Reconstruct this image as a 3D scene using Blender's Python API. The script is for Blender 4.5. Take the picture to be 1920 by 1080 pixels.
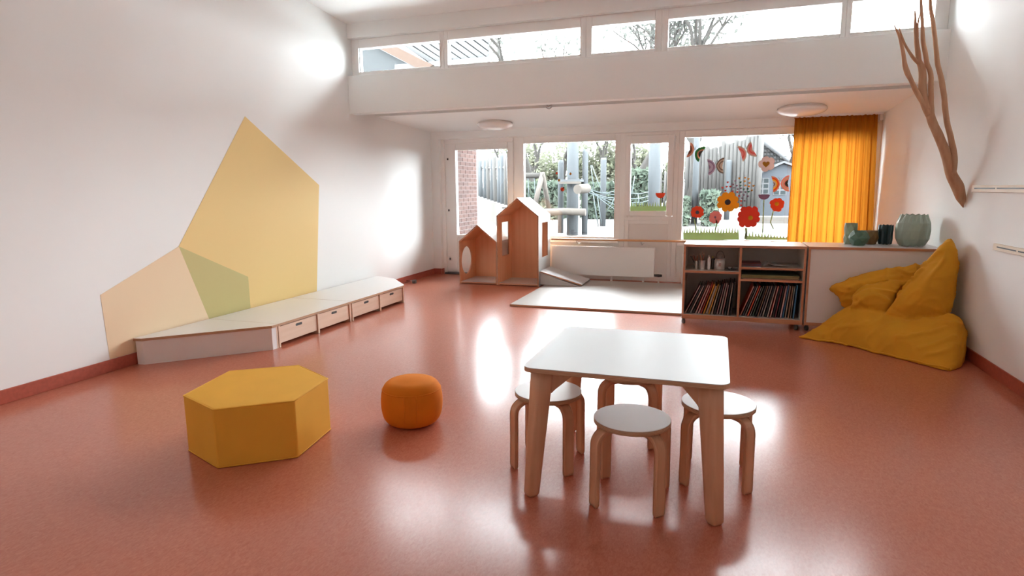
import bpy, bmesh, math, random
import numpy as np
from mathutils import Vector, Matrix, noise

for o in list(bpy.data.objects): bpy.data.objects.remove(o)
scene = bpy.context.scene
COL = scene.collection
R = math.radians
random.seed(7)

# ------------------------------------------------------------------ camera
FPX = 1136.24                      # focal length in pixels of the 1920 px frame
CAM_H = 1.40
YAW, PITCH, ROLL = R(18.6814), R(-9.1703), R(-0.5)
F_ = Vector((-math.sin(YAW)*math.cos(PITCH), math.cos(YAW)*math.cos(PITCH), math.sin(PITCH)))
R0_ = Vector((math.cos(YAW), math.sin(YAW), 0)); U0_ = R0_.cross(F_)
R_ = R0_*math.cos(ROLL) + U0_*math.sin(ROLL); U_ = R_.cross(F_)
C_ = Vector((0, 0, CAM_H))
cam_d = bpy.data.cameras.new('camera'); cam = bpy.data.objects.new('camera', cam_d); COL.objects.link(cam)
cam_d.sensor_width = 36; cam_d.lens = FPX/1920*36; cam_d.clip_start = .05; cam_d.clip_end = 300
cam.matrix_world = Matrix(((R_.x, U_.x, -F_.x, C_.x), (R_.y, U_.y, -F_.y, C_.y), (R_.z, U_.z, -F_.z, C_.z), (0, 0, 0, 1)))
scene.camera = cam

# ------------------------------------------------------------------ world and exposure
w = bpy.data.worlds.new('world'); scene.world = w; w.use_nodes = True
bg = w.node_tree.nodes['Background']
bg.inputs[0].default_value = (.93, 1.0, 1.055, 1); bg.inputs[1].default_value = 1.0
scene.view_settings.view_transform = 'Standard'; scene.view_settings.look = 'None'
scene.view_settings.gamma = 1; scene.view_settings.use_curve_mapping = False
scene.view_settings.exposure = 5.7
scene.cycles.use_denoising = True
scene.cycles.max_bounces = 14; scene.cycles.diffuse_bounces = 8; scene.cycles.transparent_max_bounces = 16
scene.cycles.caustics_reflective = False; scene.cycles.caustics_refractive = False
scene.cycles.sample_clamp_indirect = 6

def portal(name, loc, rot, sx, sy):
    l = bpy.data.lights.new(name, 'AREA'); l.shape = 'RECTANGLE'; l.size = sx; l.size_y = sy
    l.cycles.is_portal = True
    o = bpy.data.objects.new(name, l); o.location = loc; o.rotation_euler = rot; COL.objects.link(o)
portal('window_daylight_portal', (-1.25, 9.56, 1.15), (R(-90), 0, 0), 6.3, 2.2)
portal('clerestory_daylight_portal', (-1.27, 7.20, 3.06), (R(-90), 0, 0), 6.4, .5)

# ------------------------------------------------------------------ measuring helpers: where a sight line meets a real surface
def sight(px, py): return F_ + R_*((px-960)/FPX) - U_*((py-540)/FPX)
def on_x(px, py, X): v = sight(px, py); return C_ + v*(X/v.x)
def on_y(px, py, Y): v = sight(px, py); return C_ + v*(Y/v.y)
def on_z(px, py, Z=0.0): v = sight(px, py); return C_ + v*((Z-CAM_H)/v.z)
SL = .03
def gnd(Y): return SL*(Y-9.6) - .02
def on_ground(px, py):
    v = sight(px, py); t = (CAM_H + SL*9.6 + .02)/(SL*v.y - v.z); return C_ + v*t

# ------------------------------------------------------------------ materials
MATS = {}
def srgb(r, g, b):
    f = lambda c: (c/255/12.92) if c <= 10 else ((c/255+.055)/1.055)**2.4
    return (f(r), f(g), f(b), 1)
def mat(name, col, rough=.5, spec=.5, metal=0, vary=0, vscale=8, bump=0, bscale=200, stretch=None, col2=None, coat=0, sheen=0):
    m = bpy.data.materials.new(name); m.use_nodes = True; nt = m.node_tree; b = nt.nodes['Principled BSDF']
    if len(col) == 3: col = (*col, 1)
    b.inputs['Base Color'].default_value = col; b.inputs['Roughness'].default_value = rough
    b.inputs['Specular IOR Level'].default_value = spec; b.inputs['Metallic'].default_value = metal
    b.inputs['Coat Weight'].default_value = coat; b.inputs['Sheen Weight'].default_value = sheen
    if sheen: b.inputs['Sheen Roughness'].default_value = .6; b.inputs['Sheen Tint'].default_value = col
    tc = nt.nodes.new('ShaderNodeTexCoord'); src = tc.outputs['Object']
    if stretch:
        mp = nt.nodes.new('ShaderNodeMapping'); mp.inputs['Scale'].default_value = stretch
        nt.links.new(src, mp.inputs[0]); src = mp.outputs[0]
    if vary or col2:
        n = nt.nodes.new('ShaderNodeTexNoise'); n.inputs['Scale'].default_value = vscale; n.inputs['Detail'].default_value = 6
        nt.links.new(src, n.inputs['Vector'])
        cr = nt.nodes.new('ShaderNodeValToRGB'); cr.color_ramp.elements[0].position = .3; cr.color_ramp.elements[1].position = .7
        c2 = col2 or tuple(min(1, c*(1+vary)) for c in col[:3])
        c1 = col if col2 else tuple(c*(1-vary) for c in col[:3])
        cr.color_ramp.elements[0].color = (*c1[:3], 1); cr.color_ramp.elements[1].color = (*c2[:3], 1)
        nt.links.new(n.outputs['Fac'], cr.inputs[0]); nt.links.new(cr.outputs[0], b.inputs['Base Color'])
    if bump:
        n2 = nt.nodes.new('ShaderNodeTexNoise'); n2.inputs['Scale'].default_value = bscale; n2.inputs['Detail'].default_value = 4
        nt.links.new(src, n2.inputs['Vector'])
        bp = nt.nodes.new('ShaderNodeBump'); bp.inputs['Strength'].default_value = bump; bp.inputs['Distance'].default_value = .004
        nt.links.new(n2.outputs['Fac'], bp.inputs['Height']); nt.links.new(bp.outputs[0], b.inputs['Normal'])
    MATS[name] = m; return m
def wood(name, c1, c2, axis='Z', rough=.42, scale=26):
    st = {'X': (.06, 1, 1), 'Y': (1, .06, 1), 'Z': (1, 1, .06)}[axis]
    return mat(name, c1, rough, col2=c2, vscale=scale, stretch=st, bump=.05, bscale=60)
def plyedge(name, c1, c2):
    m = bpy.data.materials.new(name); m.use_nodes = True; nt = m.node_tree; b = nt.nodes['Principled BSDF']
    b.inputs['Roughness'].default_value = .5
    tc = nt.nodes.new('ShaderNodeTexCoord'); wv = nt.nodes.new('ShaderNodeTexWave'); wv.bands_direction = 'Z'
    wv.inputs['Scale'].default_value = 55; wv.inputs['Distortion'].default_value = .6
    nt.links.new(tc.outputs['Object'], wv.inputs['Vector'])
    cr = nt.nodes.new('ShaderNodeValToRGB'); cr.color_ramp.elements[0].color = (*c1, 1); cr.color_ramp.elements[1].color = (*c2, 1)
    nt.links.new(wv.outputs['Fac'], cr.inputs[0]); nt.links.new(cr.outputs[0], b.inputs['Base Color'])
    MATS[name] = m; return m
def sheet(name, col, trans=.5, rough=.8, col2=None):     # thin paper, leaf or cloth that lets light through
    m = bpy.data.materials.new(name); m.use_nodes = True; nt = m.node_tree
    nt.nodes.remove(nt.nodes['Principled BSDF']); out = nt.nodes['Material Output']
    d = nt.nodes.new('ShaderNodeBsdfDiffuse'); t = nt.nodes.new('ShaderNodeBsdfTranslucent'); mx = nt.nodes.new('ShaderNodeMixShader')
    d.inputs[0].default_value = (*col[:3], 1); t.inputs[0].default_value = (*col[:3], 1); mx.inputs[0].default_value = trans
    if col2:
        oi = nt.nodes.new('ShaderNodeTexNoise'); oi.inputs['Scale'].default_value = 1.3
        cr = nt.nodes.new('ShaderNodeValToRGB'); cr.color_ramp.elements[0].position = .35; cr.color_ramp.elements[1].position = .65
        cr.color_ramp.elements[0].color = (*col[:3], 1); cr.color_ramp.elements[1].color = (*col2[:3], 1)
        tc = nt.nodes.new('ShaderNodeTexCoord'); nt.links.new(tc.outputs['Object'], oi.inputs['Vector'])
        nt.links.new(oi.outputs['Fac'], cr.inputs[0]); nt.links.new(cr.outputs[0], d.inputs[0]); nt.links.new(cr.outputs[0], t.inputs[0])
    nt.links.new(d.outputs[0], mx.inputs[1]); nt.links.new(t.outputs[0], mx.inputs[2]); nt.links.new(mx.outputs[0], out.inputs[0])
    MATS[name] = m; return m
def glass(name, tint=(.97, .98, .975), gloss=.08):
    m = bpy.data.materials.new(name); m.use_nodes = True; nt = m.node_tree
    nt.nodes.remove(nt.nodes['Principled BSDF']); out = nt.nodes['Material Output']
    t = nt.nodes.new('ShaderNodeBsdfTransparent'); t.inputs[0].default_value = (*tint, 1)
    g = nt.nodes.new('ShaderNodeBsdfGlossy'); g.inputs['Roughness'].default_value = .02
    fr = nt.nodes.new('ShaderNodeFresnel'); fr.inputs[0].default_value = 1.45
    mx = nt.nodes.new('ShaderNodeMixShader')
    nt.links.new(fr.outputs[0], mx.inputs[0]); nt.links.new(t.outputs[0], mx.inputs[1]); nt.links.new(g.outputs[0], mx.inputs[2])
    nt.links.new(mx.outputs[0], out.inputs[0]); MATS[name] = m; return m

# linoleum floor: red-brown marbling, worn satin gloss
def lino(name, rough):
    m = bpy.data.materials.new(name); m.use_nodes = True; nt = m.node_tree; b = nt.nodes['Principled BSDF']
    tc = nt.nodes.new('ShaderNodeTexCoord')
    mp = nt.nodes.new('ShaderNodeMapping'); mp.inputs['Scale'].default_value = (1, .45, 1); nt.links.new(tc.outputs['Object'], mp.inputs[0])
    n1 = nt.nodes.new('ShaderNodeTexNoise'); n1.inputs['Scale'].default_value = 90; n1.inputs['Detail'].default_value = 8; n1.inputs['Distortion'].default_value = 1.2
    n2 = nt.nodes.new('ShaderNodeTexNoise'); n2.inputs['Scale'].default_value = 1.7; n2.inputs['Detail'].default_value = 5
    nt.links.new(mp.outputs[0], n1.inputs['Vector']); nt.links.new(tc.outputs['Object'], n2.inputs['Vector'])
    cr = nt.nodes.new('ShaderNodeValToRGB'); e = cr.color_ramp.elements
    e[0].position = .30; e[0].color = (.45, .132, .074, 1); e[1].position = .72; e[1].color = (.56, .192, .118, 1)
    nt.links.new(n1.outputs['Fac'], cr.inputs[0]); nt.links.new(cr.outputs[0], b.inputs['Base Color'])
    mr = nt.nodes.new('ShaderNodeMapRange'); mr.inputs[1].default_value = .3; mr.inputs[2].default_value = .7
    mr.inputs[3].default_value = rough-.02; mr.inputs[4].default_value = rough+.03
    nt.links.new(n2.outputs['Fac'], mr.inputs[0]); nt.links.new(mr.outputs[0], b.inputs['Roughness'])
    b.inputs['Specular IOR Level'].default_value = .33; b.inputs['Coat Weight'].default_value = .2; b.inputs['Coat Roughness'].default_value = .42
    MATS[name] = m; return m
lino('lino', .20)
mat('lino_base', (.40, .085, .05), .45, vary=.12, vscale=40)
mat('wall', (.87, .89, .88), .65, .3, bump=.03, bscale=120)
mat('ceil', (.87, .89, .88), .7, .3)
mat('frame', (.87, .86, .84), .35, .5)
mat('panelwhite', (.82, .79, .76), .4)
mat('lamwhite', (.60, .59, .58), .30, .5)
mat('laminterior', (.66, .60, .54), .45)
mat('tablewhite', (.52, .515, .505), .38, .4)
mat('benchwhite', (.80, .785, .765), .35, .5)
mat('bluewhite', (.86, .87, .88), .35)
wood('beech', (.60, .325, .185), (.68, .40, .245), 'Z')
wood('beech_x', (.60, .325, .185), (.68, .40, .245), 'X')
wood('birch', (.74, .56, .42), (.80, .63, .50), 'Y', .45)
wood('rail_wood', (.62, .31, .13), (.70, .38, .18), 'X')
wood('house_wood', (.82, .44, .25), (.90, .54, .33), 'Z', .45, 14)
wood('cab_edge', (.50, .225, .12), (.60, .30, .17), 'X', .45)
wood('pale_rail', (.70, .58, .44), (.76, .65, .52), 'Y', .5)
wood('drift', (.45, .255, .145), (.58, .36, .22), 'Z', .7)
plyedge('ply', (.36, .19, .10), (.60, .39, .24))
mat('mat_top', (.40, .35, .31), .55, vary=.02, vscale=30)
mat('mustard_foam', (.78, .40, .045), .75, .25, bump=.10, bscale=500, sheen=.15, vary=.03, vscale=6)
mat('orange_felt', (.70, .20, .012), .85, .2, bump=.15, bscale=420, sheen=.3, vary=.05, vscale=10)
mat('mustard_bean', (.66, .315, .02), .8, .25, bump=.08, bscale=300, sheen=.15, vary=.06, vscale=5)
sheet('curtain', (.46, .163, .016), .5)
mat('black', (.02, .02, .02), .5); mat('darkgrey', (.06, .06, .06), .4); mat('chrome', (.6, .6, .6), .25, metal=1)
mat('tin', (.62, .61, .59), .35, metal=.8); mat('rubber', (.12, .11, .10), .6)
mat('mural_yellow', (.82, .61, .26), .65, .3); mat('mural_peach', (.84, .66, .44), .65, .3); mat('mural_olive', (.56, .49, .21), .65, .3)
glass('pane')
mat('lamp_glass', (.88, .86, .84), .18, .5)
# outdoors
mat('bounce_slab', (.62, .61, .59), .85, vary=.05, vscale=3); mat('paving', (.034, .031, .029), .9, vary=.12, vscale=1.2); mat('mortar', (.050, .046, .044), .9)
for i, c in enumerate([(.030, .0150, .0125), (.034, .0175, .0145), (.027, .0140, .0120), (.037, .0200, .0165)]): mat('brick%d' % i, c, .9, .1, vary=.10, vscale=15)
mat('post_grey', (.028, .0305, .0325), .9, .1, vary=.12, vscale=6, stretch=(1, 1, .15)); mat('post_pale', (.033, .0315, .030), .9, .1, vary=.15, vscale=7, stretch=(1, 1, .15))
mat('log', (.035, .030, .026), .9, .1, vary=.12, vscale=7); mat('bark', (.018, .0165, .015), .9, .1, vary=.15)
sheet('leaf_light', (.066, .072, .046), .45, col2=(.082, .083, .064)); sheet('leaf_dark', (.028, .037, .029), .35, col2=(.046, .056, .042)); sheet('leaf_grey', (.036, .038, .034), .4, col2=(.048, .049, .045))
mat('rope', (.038, .046, .047), .9, .1); mat('shed', (.020, .0225, .026), .8, .1); mat('shed_white', (.038, .038, .039), .8, .1); mat('shed_glass', (.010, .0125, .013), .8, .05)
mat('roofgravel', (.72, .72, .71), .9); mat('roofboard', (.026, .026, .026), .9, .1); mat('roofgap', (.011, .0115, .012), .9, .1); mat('verge', (.022, .0145, .011), .9, .1); mat('greywall', (.0125, .0135, .014), .95, .1); mat('tile', (.010, .010, .010), .9, .1); mat('bank', (.032, .029, .026), .95, .1, vary=.12, vscale=2)
PAPER = {}
def paper(hexname, col):
    if hexname not in PAPER: PAPER[hexname] = sheet('paper_'+hexname, tuple(.03+c*.72 for c in col[:3]), .3)
    return PAPER[hexname]
paper('red', srgb(214, 68, 44)); paper('orange', srgb(226, 90, 48)); paper('pink', srgb(222, 146, 138)); paper('yellow', srgb(232, 165, 20))
paper('green', srgb(196, 212, 158)); paper('darkgreen', srgb(60, 120, 92)); paper('slate', srgb(84, 92, 112)); paper('purple', srgb(158, 124, 148))
paper('palepink', srgb(226, 205, 198)); paper('mustard', srgb(215, 158, 48)); paper('brown', srgb(150, 96, 72)); paper('peach', srgb(226, 170, 142))
paper('leafgreen', srgb(74, 150, 84)); paper('charcoal', srgb(84, 88, 84)); paper('lavender', srgb(196, 180, 188)); paper('beige', srgb(214, 196, 178))
paper('bandbrown', srgb(140, 118, 104)); paper('rose', srgb(232, 160, 155)); paper('coral', srgb(226, 112, 100)); paper('amber', srgb(240, 190, 40)); paper('black', srgb(46, 40, 36))
paper('stem', srgb(176, 186, 140))

# ------------------------------------------------------------------ mesh builder
class MB:
    def __init__(s): s.v = []; s.f = []; s.m = []; s.sm = []
    def add(s, vs, fs, mi=0, smooth=False):
        n = len(s.v); s.v += [tuple(v) for v in vs]
        for f in fs: s.f.append([i+n for i in f]); s.m.append(mi); s.sm.append(smooth)
        return s
    def box(s, x0, x1, y0, y1, z0, z1, mi=0, M=None, faces=None):
        vs = [Vector(p) for p in ((x0,y0,z0),(x1,y0,z0),(x1,y1,z0),(x0,y1,z0),(x0,y0,z1),(x1,y0,z1),(x1,y1,z1),(x0,y1,z1))]
        if M: vs = [M @ v for v in vs]
        fs = [(0,3,2,1),(4,5,6,7),(0,1,5,4),(1,2,6,5),(2,3,7,6),(3,0,4,7)]   # bottom top front right back left
        if isinstance(mi, dict):
            names = ['bottom', 'top', 'front', 'right', 'back', 'left']
            n = len(s.v); s.v += [tuple(v) for v in vs]
            for nm, f in zip(names, fs): s.f.append([i+n for i in f]); s.m.append(mi.get(nm, mi['*'])); s.sm.append(False)
            return s
        return s.add(vs, fs, mi)
    def prism(s, poly, d, mi=0, side=None):            # poly: 3D points, d: extrusion vector
        n = len(poly); d = Vector(d); a = [Vector(p) for p in poly]; b = [p+d for p in a]
        s.add(a+b, [list(range(n-1, -1, -1)), list(range(n, 2*n))], mi)
        k = len(s.v)-2*n
        for i in range(n):
            j = (i+1) % n; s.f.append([k+i, k+j, k+n+j, k+n+i]); s.m.append(mi if side is None else side); s.sm.append(False)
        return s
    def tube(s, path, rad, n=8, mi=0, cap=True, flat=None):
        path = [Vector(p) for p in path]
        if not hasattr(rad, '__len__'): rad = [rad]*len(path)
        up = None; rings = []
        for i, p in enumerate(path):
            t = (path[min(i+1, len(path)-1)] - path[max(i-1, 0)]).normalized()
            if up is None:
                up = Vector((0, 0, 1)) if abs(t.z) < .9 else Vector((1, 0, 0))
            a = t.cross(up).normalized(); b = a.cross(t).normalized(); up = b
            rings.append([p + (a*math.cos(2*math.pi*k/n) + b*math.sin(2*math.pi*k/n))*rad[i] for k in range(n)])
        k0 = len(s.v); s.v += [tuple(v) for r in rings for v in r]
        for i in range(len(rings)-1):
            for k in range(n):
                a = k0+i*n+k; b = k0+i*n+(k+1) % n
                s.f.append([a, b, b+n, a+n]); s.m.append(mi); s.sm.append(True)
        if cap:
            s.f.append([k0+k for k in range(n-1, -1, -1)]); s.m.append(mi); s.sm.append(False)
            e = k0+(len(rings)-1)*n; s.f.append([e+k for k in range(n)]); s.m.append(mi); s.sm.append(False)
        return s
    def lathe(s, prof, c, n=32, mi=0, smooth=True, fac=None):    # prof: (r, z)
        c = Vector(c); k0 = len(s.v)
        for (r, z) in prof:
            for k in range(n):
                a = 2*math.pi*k/n; s.v.append((c.x+r*math.cos(a), c.y+r*math.sin(a), c.z+z))
        for i in range(len(prof)-1):
            for k in range(n):
                a = k0+i*n+k; b = k0+i*n+(k+1) % n
                s.f.append([a, b, b+n, a+n]); s.m.append(mi if not fac else fac(i)); s.sm.append(smooth)
        for idx, i in ((0, 0), (1, len(prof)-1)):
            if prof[i][0] > 1e-6:
                f = [k0+i*n+k for k in range(n)]
                if idx == 0: f.reverse()
                s.f.append(f); s.m.append(mi if not fac else fac(i)); s.sm.append(False)
        return s
    def grid(s, P, mi=0, smooth=True, closed_u=False):          # P[i][j]
        k0 = len(s.v); nu = len(P); nv = len(P[0]); s.v += [tuple(p) for r in P for p in r]
        for i in range(nu-1 + (1 if closed_u else 0)):
            for j in range(nv-1):
                a = k0+i*nv+j; b = k0+((i+1) % nu)*nv+j
                s.f.append([a, b, b+1, a+1]); s.m.append(mi); s.sm.append(smooth)
        return s

ORG = {}
def link(name, me, parent=None, loc=None):
    o = bpy.data.objects.new(name, me); COL.objects.link(o)
    if parent: o.parent = parent
    elif loc is not None: o.location = loc
    return o
def build(name, mb, mats, parent=None, origin=None, bevel=0, seg=2, fixn=False):
    if not isinstance(mats, (list, tuple)): mats = [mats]
    if parent is not None: org = ORG[parent.name]
    elif origin is not None: org = Vector(origin)
    else:
        a = np.array(mb.v); org = Vector(((a[:,0].min()+a[:,0].max())/2, (a[:,1].min()+a[:,1].max())/2, a[:,2].min()))
    me = bpy.data.meshes.new(name); me.from_pydata([(v[0]-org.x, v[1]-org.y, v[2]-org.z) for v in mb.v], [], mb.f)
    for m in mats: me.materials.append(MATS[m] if isinstance(m, str) else m)
    me.polygons.foreach_set('material_index', mb.m); me.polygons.foreach_set('use_smooth', mb.sm); me.update()
    if bevel or fixn:
        bm = bmesh.new(); bm.from_mesh(me)
        if fixn:
            bmesh.ops.remove_doubles(bm, verts=bm.verts, dist=1e-5); bmesh.ops.recalc_face_normals(bm, faces=bm.faces)
        if bevel:
            es = [e for e in bm.edges if len(e.link_faces) == 2 and e.calc_face_angle(0) > .5]
            r = bmesh.ops.bevel(bm, geom=es, offset=bevel, segments=seg, profile=.5, affect='EDGES', clamp_overlap=True)
        bm.to_mesh(me); bm.free()
    o = link(name, me, parent, None if parent else org); ORG[o.name] = org
    return o
def tag(o, label=None, cat=None, group=None, kind=None):
    if label: o['label'] = label
    if cat: o['category'] = cat
    if group: o['group'] = group
    if kind: o['kind'] = kind
    return o
def thing(name, loc, label, cat, group=None, kind=None):
    o = bpy.data.objects.new(name, None); COL.objects.link(o); o.location = loc; o.empty_display_size = .1
    ORG[o.name] = Vector(loc); tag(o, label, cat, group, kind); return o
def struct(name, mb, mats, label, parent=None, **k):
    o = build(name, mb, mats, parent, **k); tag(o, label if not parent else None, None, kind='structure'); return o
def copy_tree(o, loc=None, rz=None, label=None):
    def cp(a, par):
        c = a.copy(); COL.objects.link(c)
        if par: c.parent = par
        for ch in a.children: cp(ch, c)
        return c
    c = cp(o, None)
    if loc is not None: c.location = loc
    if rz is not None: c.rotation_euler.z = rz
    if label: c['label'] = label
    ORG[c.name] = Vector(c.location)
    return c
def bx(*a, **k): return MB().box(*a, **k)

# ================================================================== ROOM
XL, XR, YB, YF, YC, YW = -4.5315, 1.992, 9.28, 6.954, 7.062, 9.42
YR = -1.0
def hc(y): return 3.46 + (6.98-y)*.08 if y < 6.98 else 3.46      # sloping high ceiling
struct('floor', MB().box(XL-.15, XR+.15, YR-.15, 9.62, -.1, 0), 'lino', 'red-brown marbled linoleum floor with satin gloss')
struct('wall_left', MB().box(XL-.2, XL, YR-.2, 7.3, -.1, 5.2).box(XL-.2, XL, 7.3, 9.6, -.1, 2.62), 'wall', 'plain white plastered wall on the left')
struct('wall_right', MB().box(XR, XR+.2, YR-.2, 7.3, -.1, 5.2).box(XR, XR+.2, 7.3, 9.6, -.1, 2.62), 'wall', 'plain white plastered wall on the right')
# plain rear wall behind the viewer
rw = MB().box(XL, XR, YR-.2, YR, -.1, 5.2)
struct('wall_rear', rw, 'wall', 'plain white wall behind the viewer')
mb = MB()
mb.prism([(XL-.1, YR-.1, hc(YR-.1)), (XL-.1, 7.3, hc(7.3)), (XL-.1, 7.3, 5.2), (XL-.1, YR-.1, 5.2)], (XR-XL+.2, 0, 0))
struct('ceiling', mb, 'ceil', 'high white sloping ceiling over the room')
zl = lambda y: 2.42-(y-7.6)*.0446
mb = MB(); mb.prism([(XL, 7.6, zl(7.6)), (XL, 9.3, zl(9.3)), (XL, 9.3, 2.62), (XL, 7.6, 2.62)], (XR-XL, 0, 0))
struct('ceiling.001', mb, 'ceil', 'low white ceiling in front of the window wall')
# fascia beam between low ceiling and clerestory
mb = MB().box(XL, XR, YF, YF+.16, 2.385, 2.849).box(XL, XR, YF+.16, 7.6, 2.62, 2.849)
struct('trim_1', mb, 'wall', 'deep white fascia beam below the high strip windows', bevel=.004)
mb = MB().box(XL, XR, YF+.03, 7.3, 3.31, 3.56)
struct('trim_2', mb, 'wall', 'white lintel above the high strip windows')
# low flat roof outside the clerestory; overhang past the window wall added to block sky
struct('roof', MB().box(XL-.2, XR+.2, 7.3, 10.45, 2.62, 2.80), 'roofgravel', 'flat roof over the window bay, with an added overhang shading the windows')
struct('added_eaves', MB().box(XL-.3, XR+.3, 7.3, 7.60, 3.50, 3.62), 'wall', 'added overhang outside the strip windows, blocking steep sky light')  # unseen light blocker, added to tame hot spots on the side walls
# back wall: left pier, header, strip right of the windows
mb = MB().box(XL, -4.39, YB, 9.6, 0, 2.6).box(-4.39, 1.95, YB, 9.6, 2.233, 2.6).box(1.95, XR, YB, 9.6, 0, 2.6)
struct('wall_back', mb, 'wall', 'white window wall with header and narrow pier', bevel=.003)
# skirting
bh = .098
struct('baseboard_left', MB().box(XL, XL+.012, YR, YB, 0, bh), 'lino_base', 'red linoleum skirting along the left wall', bevel=.003)
struct('baseboard_right', MB().box(XR-.012, XR, YR, YB, 0, bh), 'lino_base', 'red linoleum skirting along the right wall', bevel=.003)
mb = MB().box(XL+.012, -4.39, YB-.012, YB, 0, bh).box(-4.39, -4.378, YB, YW, 0, bh)
struct('baseboard_back', mb, 'lino_base', 'short red skirting beside the glazed door', bevel=.002)

# ---- window wall
GY = 9.455                                            # glass plane
def pane(parent, x0, x1, z0, z1, y=GY, name='pane'):
    return build(name, MB().box(x0, x1, y, y+.006, z0, z1), 'pane', parent)
def frame4(x0, x1, z0, z1, gx0, gx1, gz0, gz1, y0, y1):
    return MB().box(x0, gx0, y0, y1, z0, z1).box(gx1, x1, y0, y1, z0, z1).box(gx0, gx1, y0, y1, gz1, z1).box(gx0, gx1, y0, y1, z0, gz0)
# door
d = thing('door_1', (-3.75, YW, 0), 'white glazed door with brick wall seen through it', None, kind='structure')
build('door_frame', MB().box(-4.39, -4.335, 9.36, 9.56, 0, 2.233).box(-4.335, -3.137, 9.38, 9.56, 2.165, 2.233), 'frame', d, bevel=.006)
lf = build('door_leaf', frame4(-4.335, -3.14, .03, 2.165, -4.145, -3.238, .667, 2.056, 9.40, 9.49), 'frame', d, bevel=.008)
build('glazing_bead', frame4(-4.158, -3.225, .654, 2.069, -4.145, -3.238, .667, 2.056, 9.388, 9.42), 'frame', d, bevel=.003)
build('lower_panel', MB().box(-4.12, -3.26, 9.392, 9.41, .10, .58), 'frame', d, bevel=.006)
pane(d, -4.15, -3.23, .66, 2.06)
build('threshold', MB().box(-4.36, -3.14, 9.33, 9.5, 0, .03), 'darkgrey', d, bevel=.005)
for z in (1.92, 1.08, .26):
    h = build('hinge', MB().tube([(-4.335, 9.385, z-.05), (-4.335, 9.385, z+.05)], .012, 10).box(-4.335, -4.285, 9.388, 9.402, z-.035, z+.035), 'frame', d, bevel=.002)
    build('hinge_pin', MB().box(-4.29, -4.268, 9.376, 9.39, z-.02, z+.012), 'darkgrey', h)
hd = build('door_handle', MB().tube([(-3.19, 9.40, 1.12), (-3.19, 9.34, 1.12), (-3.20, 9.335, 1.12), (-3.31, 9.335, 1.12)], .011, 8), 'chrome', d)
build('handle_plate', MB().box(-3.21, -3.17, 9.392, 9.402, .98, 1.18), 'chrome', hd)
# window 1 : wide fixed light
def wframe(n, x0, x1, z0, z1, g, label):
    t = thing('window_%d' % n, ((x0+x1)/2, YW, z0), label, None, kind='structure')
    build('window_frame', frame4(x0, x1, z0, z1, *g, YW, YW+.09), 'frame', t, bevel=.006)
    a, b, c, e = g
    build('glazing_bead', frame4(a-.012, b+.012, c-.012, e+.012, a, b, c, e, YW-.012, YW+.03), 'frame', t, bevel=.003)
    pane(t, a-.005, b+.005, c-.005, e+.005); return t
t = wframe(1, -3.137, -1.43, .60, 2.233, (-2.967, -1.512, .668, 2.130), 'wide fixed window between the glazed door and the small casement')
# window 2 : casement over panel
t = thing('window_2', (-1.0, YW, 0), 'narrow casement window with poppy sticker over a blank white panel', None, kind='structure')
build('window_frame', MB().box(-1.43, -1.353, YW-.01, 9.51, 0, 2.233).box(-.640, -.575, YW-.01, 9.51, 0, 2.233).box(-1.353, -.64, YW-.01, 9.51, 2.19, 2.233).box(-1.353, -.64, YW-.01, 9.51, .93, .995), 'frame', t, bevel=.005)
build('sash', frame4(-1.353, -.642, .997, 2.19, -1.272, -.731, 1.072, 2.070, 9.385, 9.48), 'frame', t, bevel=.007)
pane(t, -1.28, -.72, 1.06, 2.08)
build('infill_panel', MB().box(-1.353, -.64, YW+.02, 9.5, .05, .93), 'panelwhite', t)
build('panel_moulding', frame4(-1.353, -.64, .05, .93, -1.29, -.70, .12, .875, YW, YW+.03), 'frame', t, bevel=.006)
build('stay_handle', MB().tube([(-1.31, 9.375, .985), (-1.23, 9.365, .985)], .012, 8).box(-1.29, -1.255, 9.36, 9.385, .968, 1.0), 'frame', t)
build('lock_bar', MB().tube([(-.62, 9.40, 1.95), (-.62, 9.40, 2.16)], .008, 8).tube([(-.655, 9.385, .985), (-.60, 9.385, 1.0)], .008, 6), 'frame', t)
t = wframe(3, -.575, 1.95, .58, 2.233, (-.498, 1.86, .650, 2.138), 'wide window covered with paper flowers and butterflies')
# wall below the windows
mb = MB().box(-3.137, -1.43, YW+.03, 9.58, 0, .60).box(-.575, 1.95, YW+.03, 9.58, 0, .58)
struct('wall_back.001', mb, 'wall', 'low white wall panel under the wide windows')
mb = MB().box(-3.12, -1.44, YW-.03, YW+.03, .575, .612).box(-.56, 1.94, YW-.03, YW+.03, .555, .595)
struct('trim_3', mb, 'frame', 'white inner sill strip under the wide windows', bevel=.004)
mb = MB().box(-3.137, 1.95, YW+.0, YW+.03, 0, .06)
struct('trim_4', mb, 'frame', 'low white plinth strip below the window wall', bevel=.004)
# ---- clerestory
cz0, cz1 = 2.907, 3.195
cl = [(-4.423, -3.286), (-3.180, -1.549), (-1.416, -.726), (-.586, 1.076), (1.170, 1.872)]
ed = [XL] + [(a[1]+b[0])/2 for a, b in zip(cl[:-1], cl[1:])] + [XR]
names = ['leftmost high strip window showing the neighbouring roof', 'second high strip window from the left, long, with bare branches',
         'middle high strip window, the shortest of the row', 'long high strip window right of the shortest one', 'rightmost high strip window behind the driftwood tips']
for i, (a, b) in enumerate(cl):
    t = thing('window_%d' % (4+i), ((a+b)/2, YC, 2.849), names[i], None, kind='structure')
    build('window_frame', frame4(ed[i], ed[i+1], 2.849, 3.31, a, b, cz0, cz1, YC, YC+.09), 'frame', t, bevel=.006)
    build('glazing_bead', frame4(a-.012, b+.012, cz0-.012, cz1+.012, a, b, cz0, cz1, YC-.012, YC+.03), 'frame', t, bevel=.003)
    pane(t, a-.005, b+.005, cz0-.005, cz1+.005, YC+.04)
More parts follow.
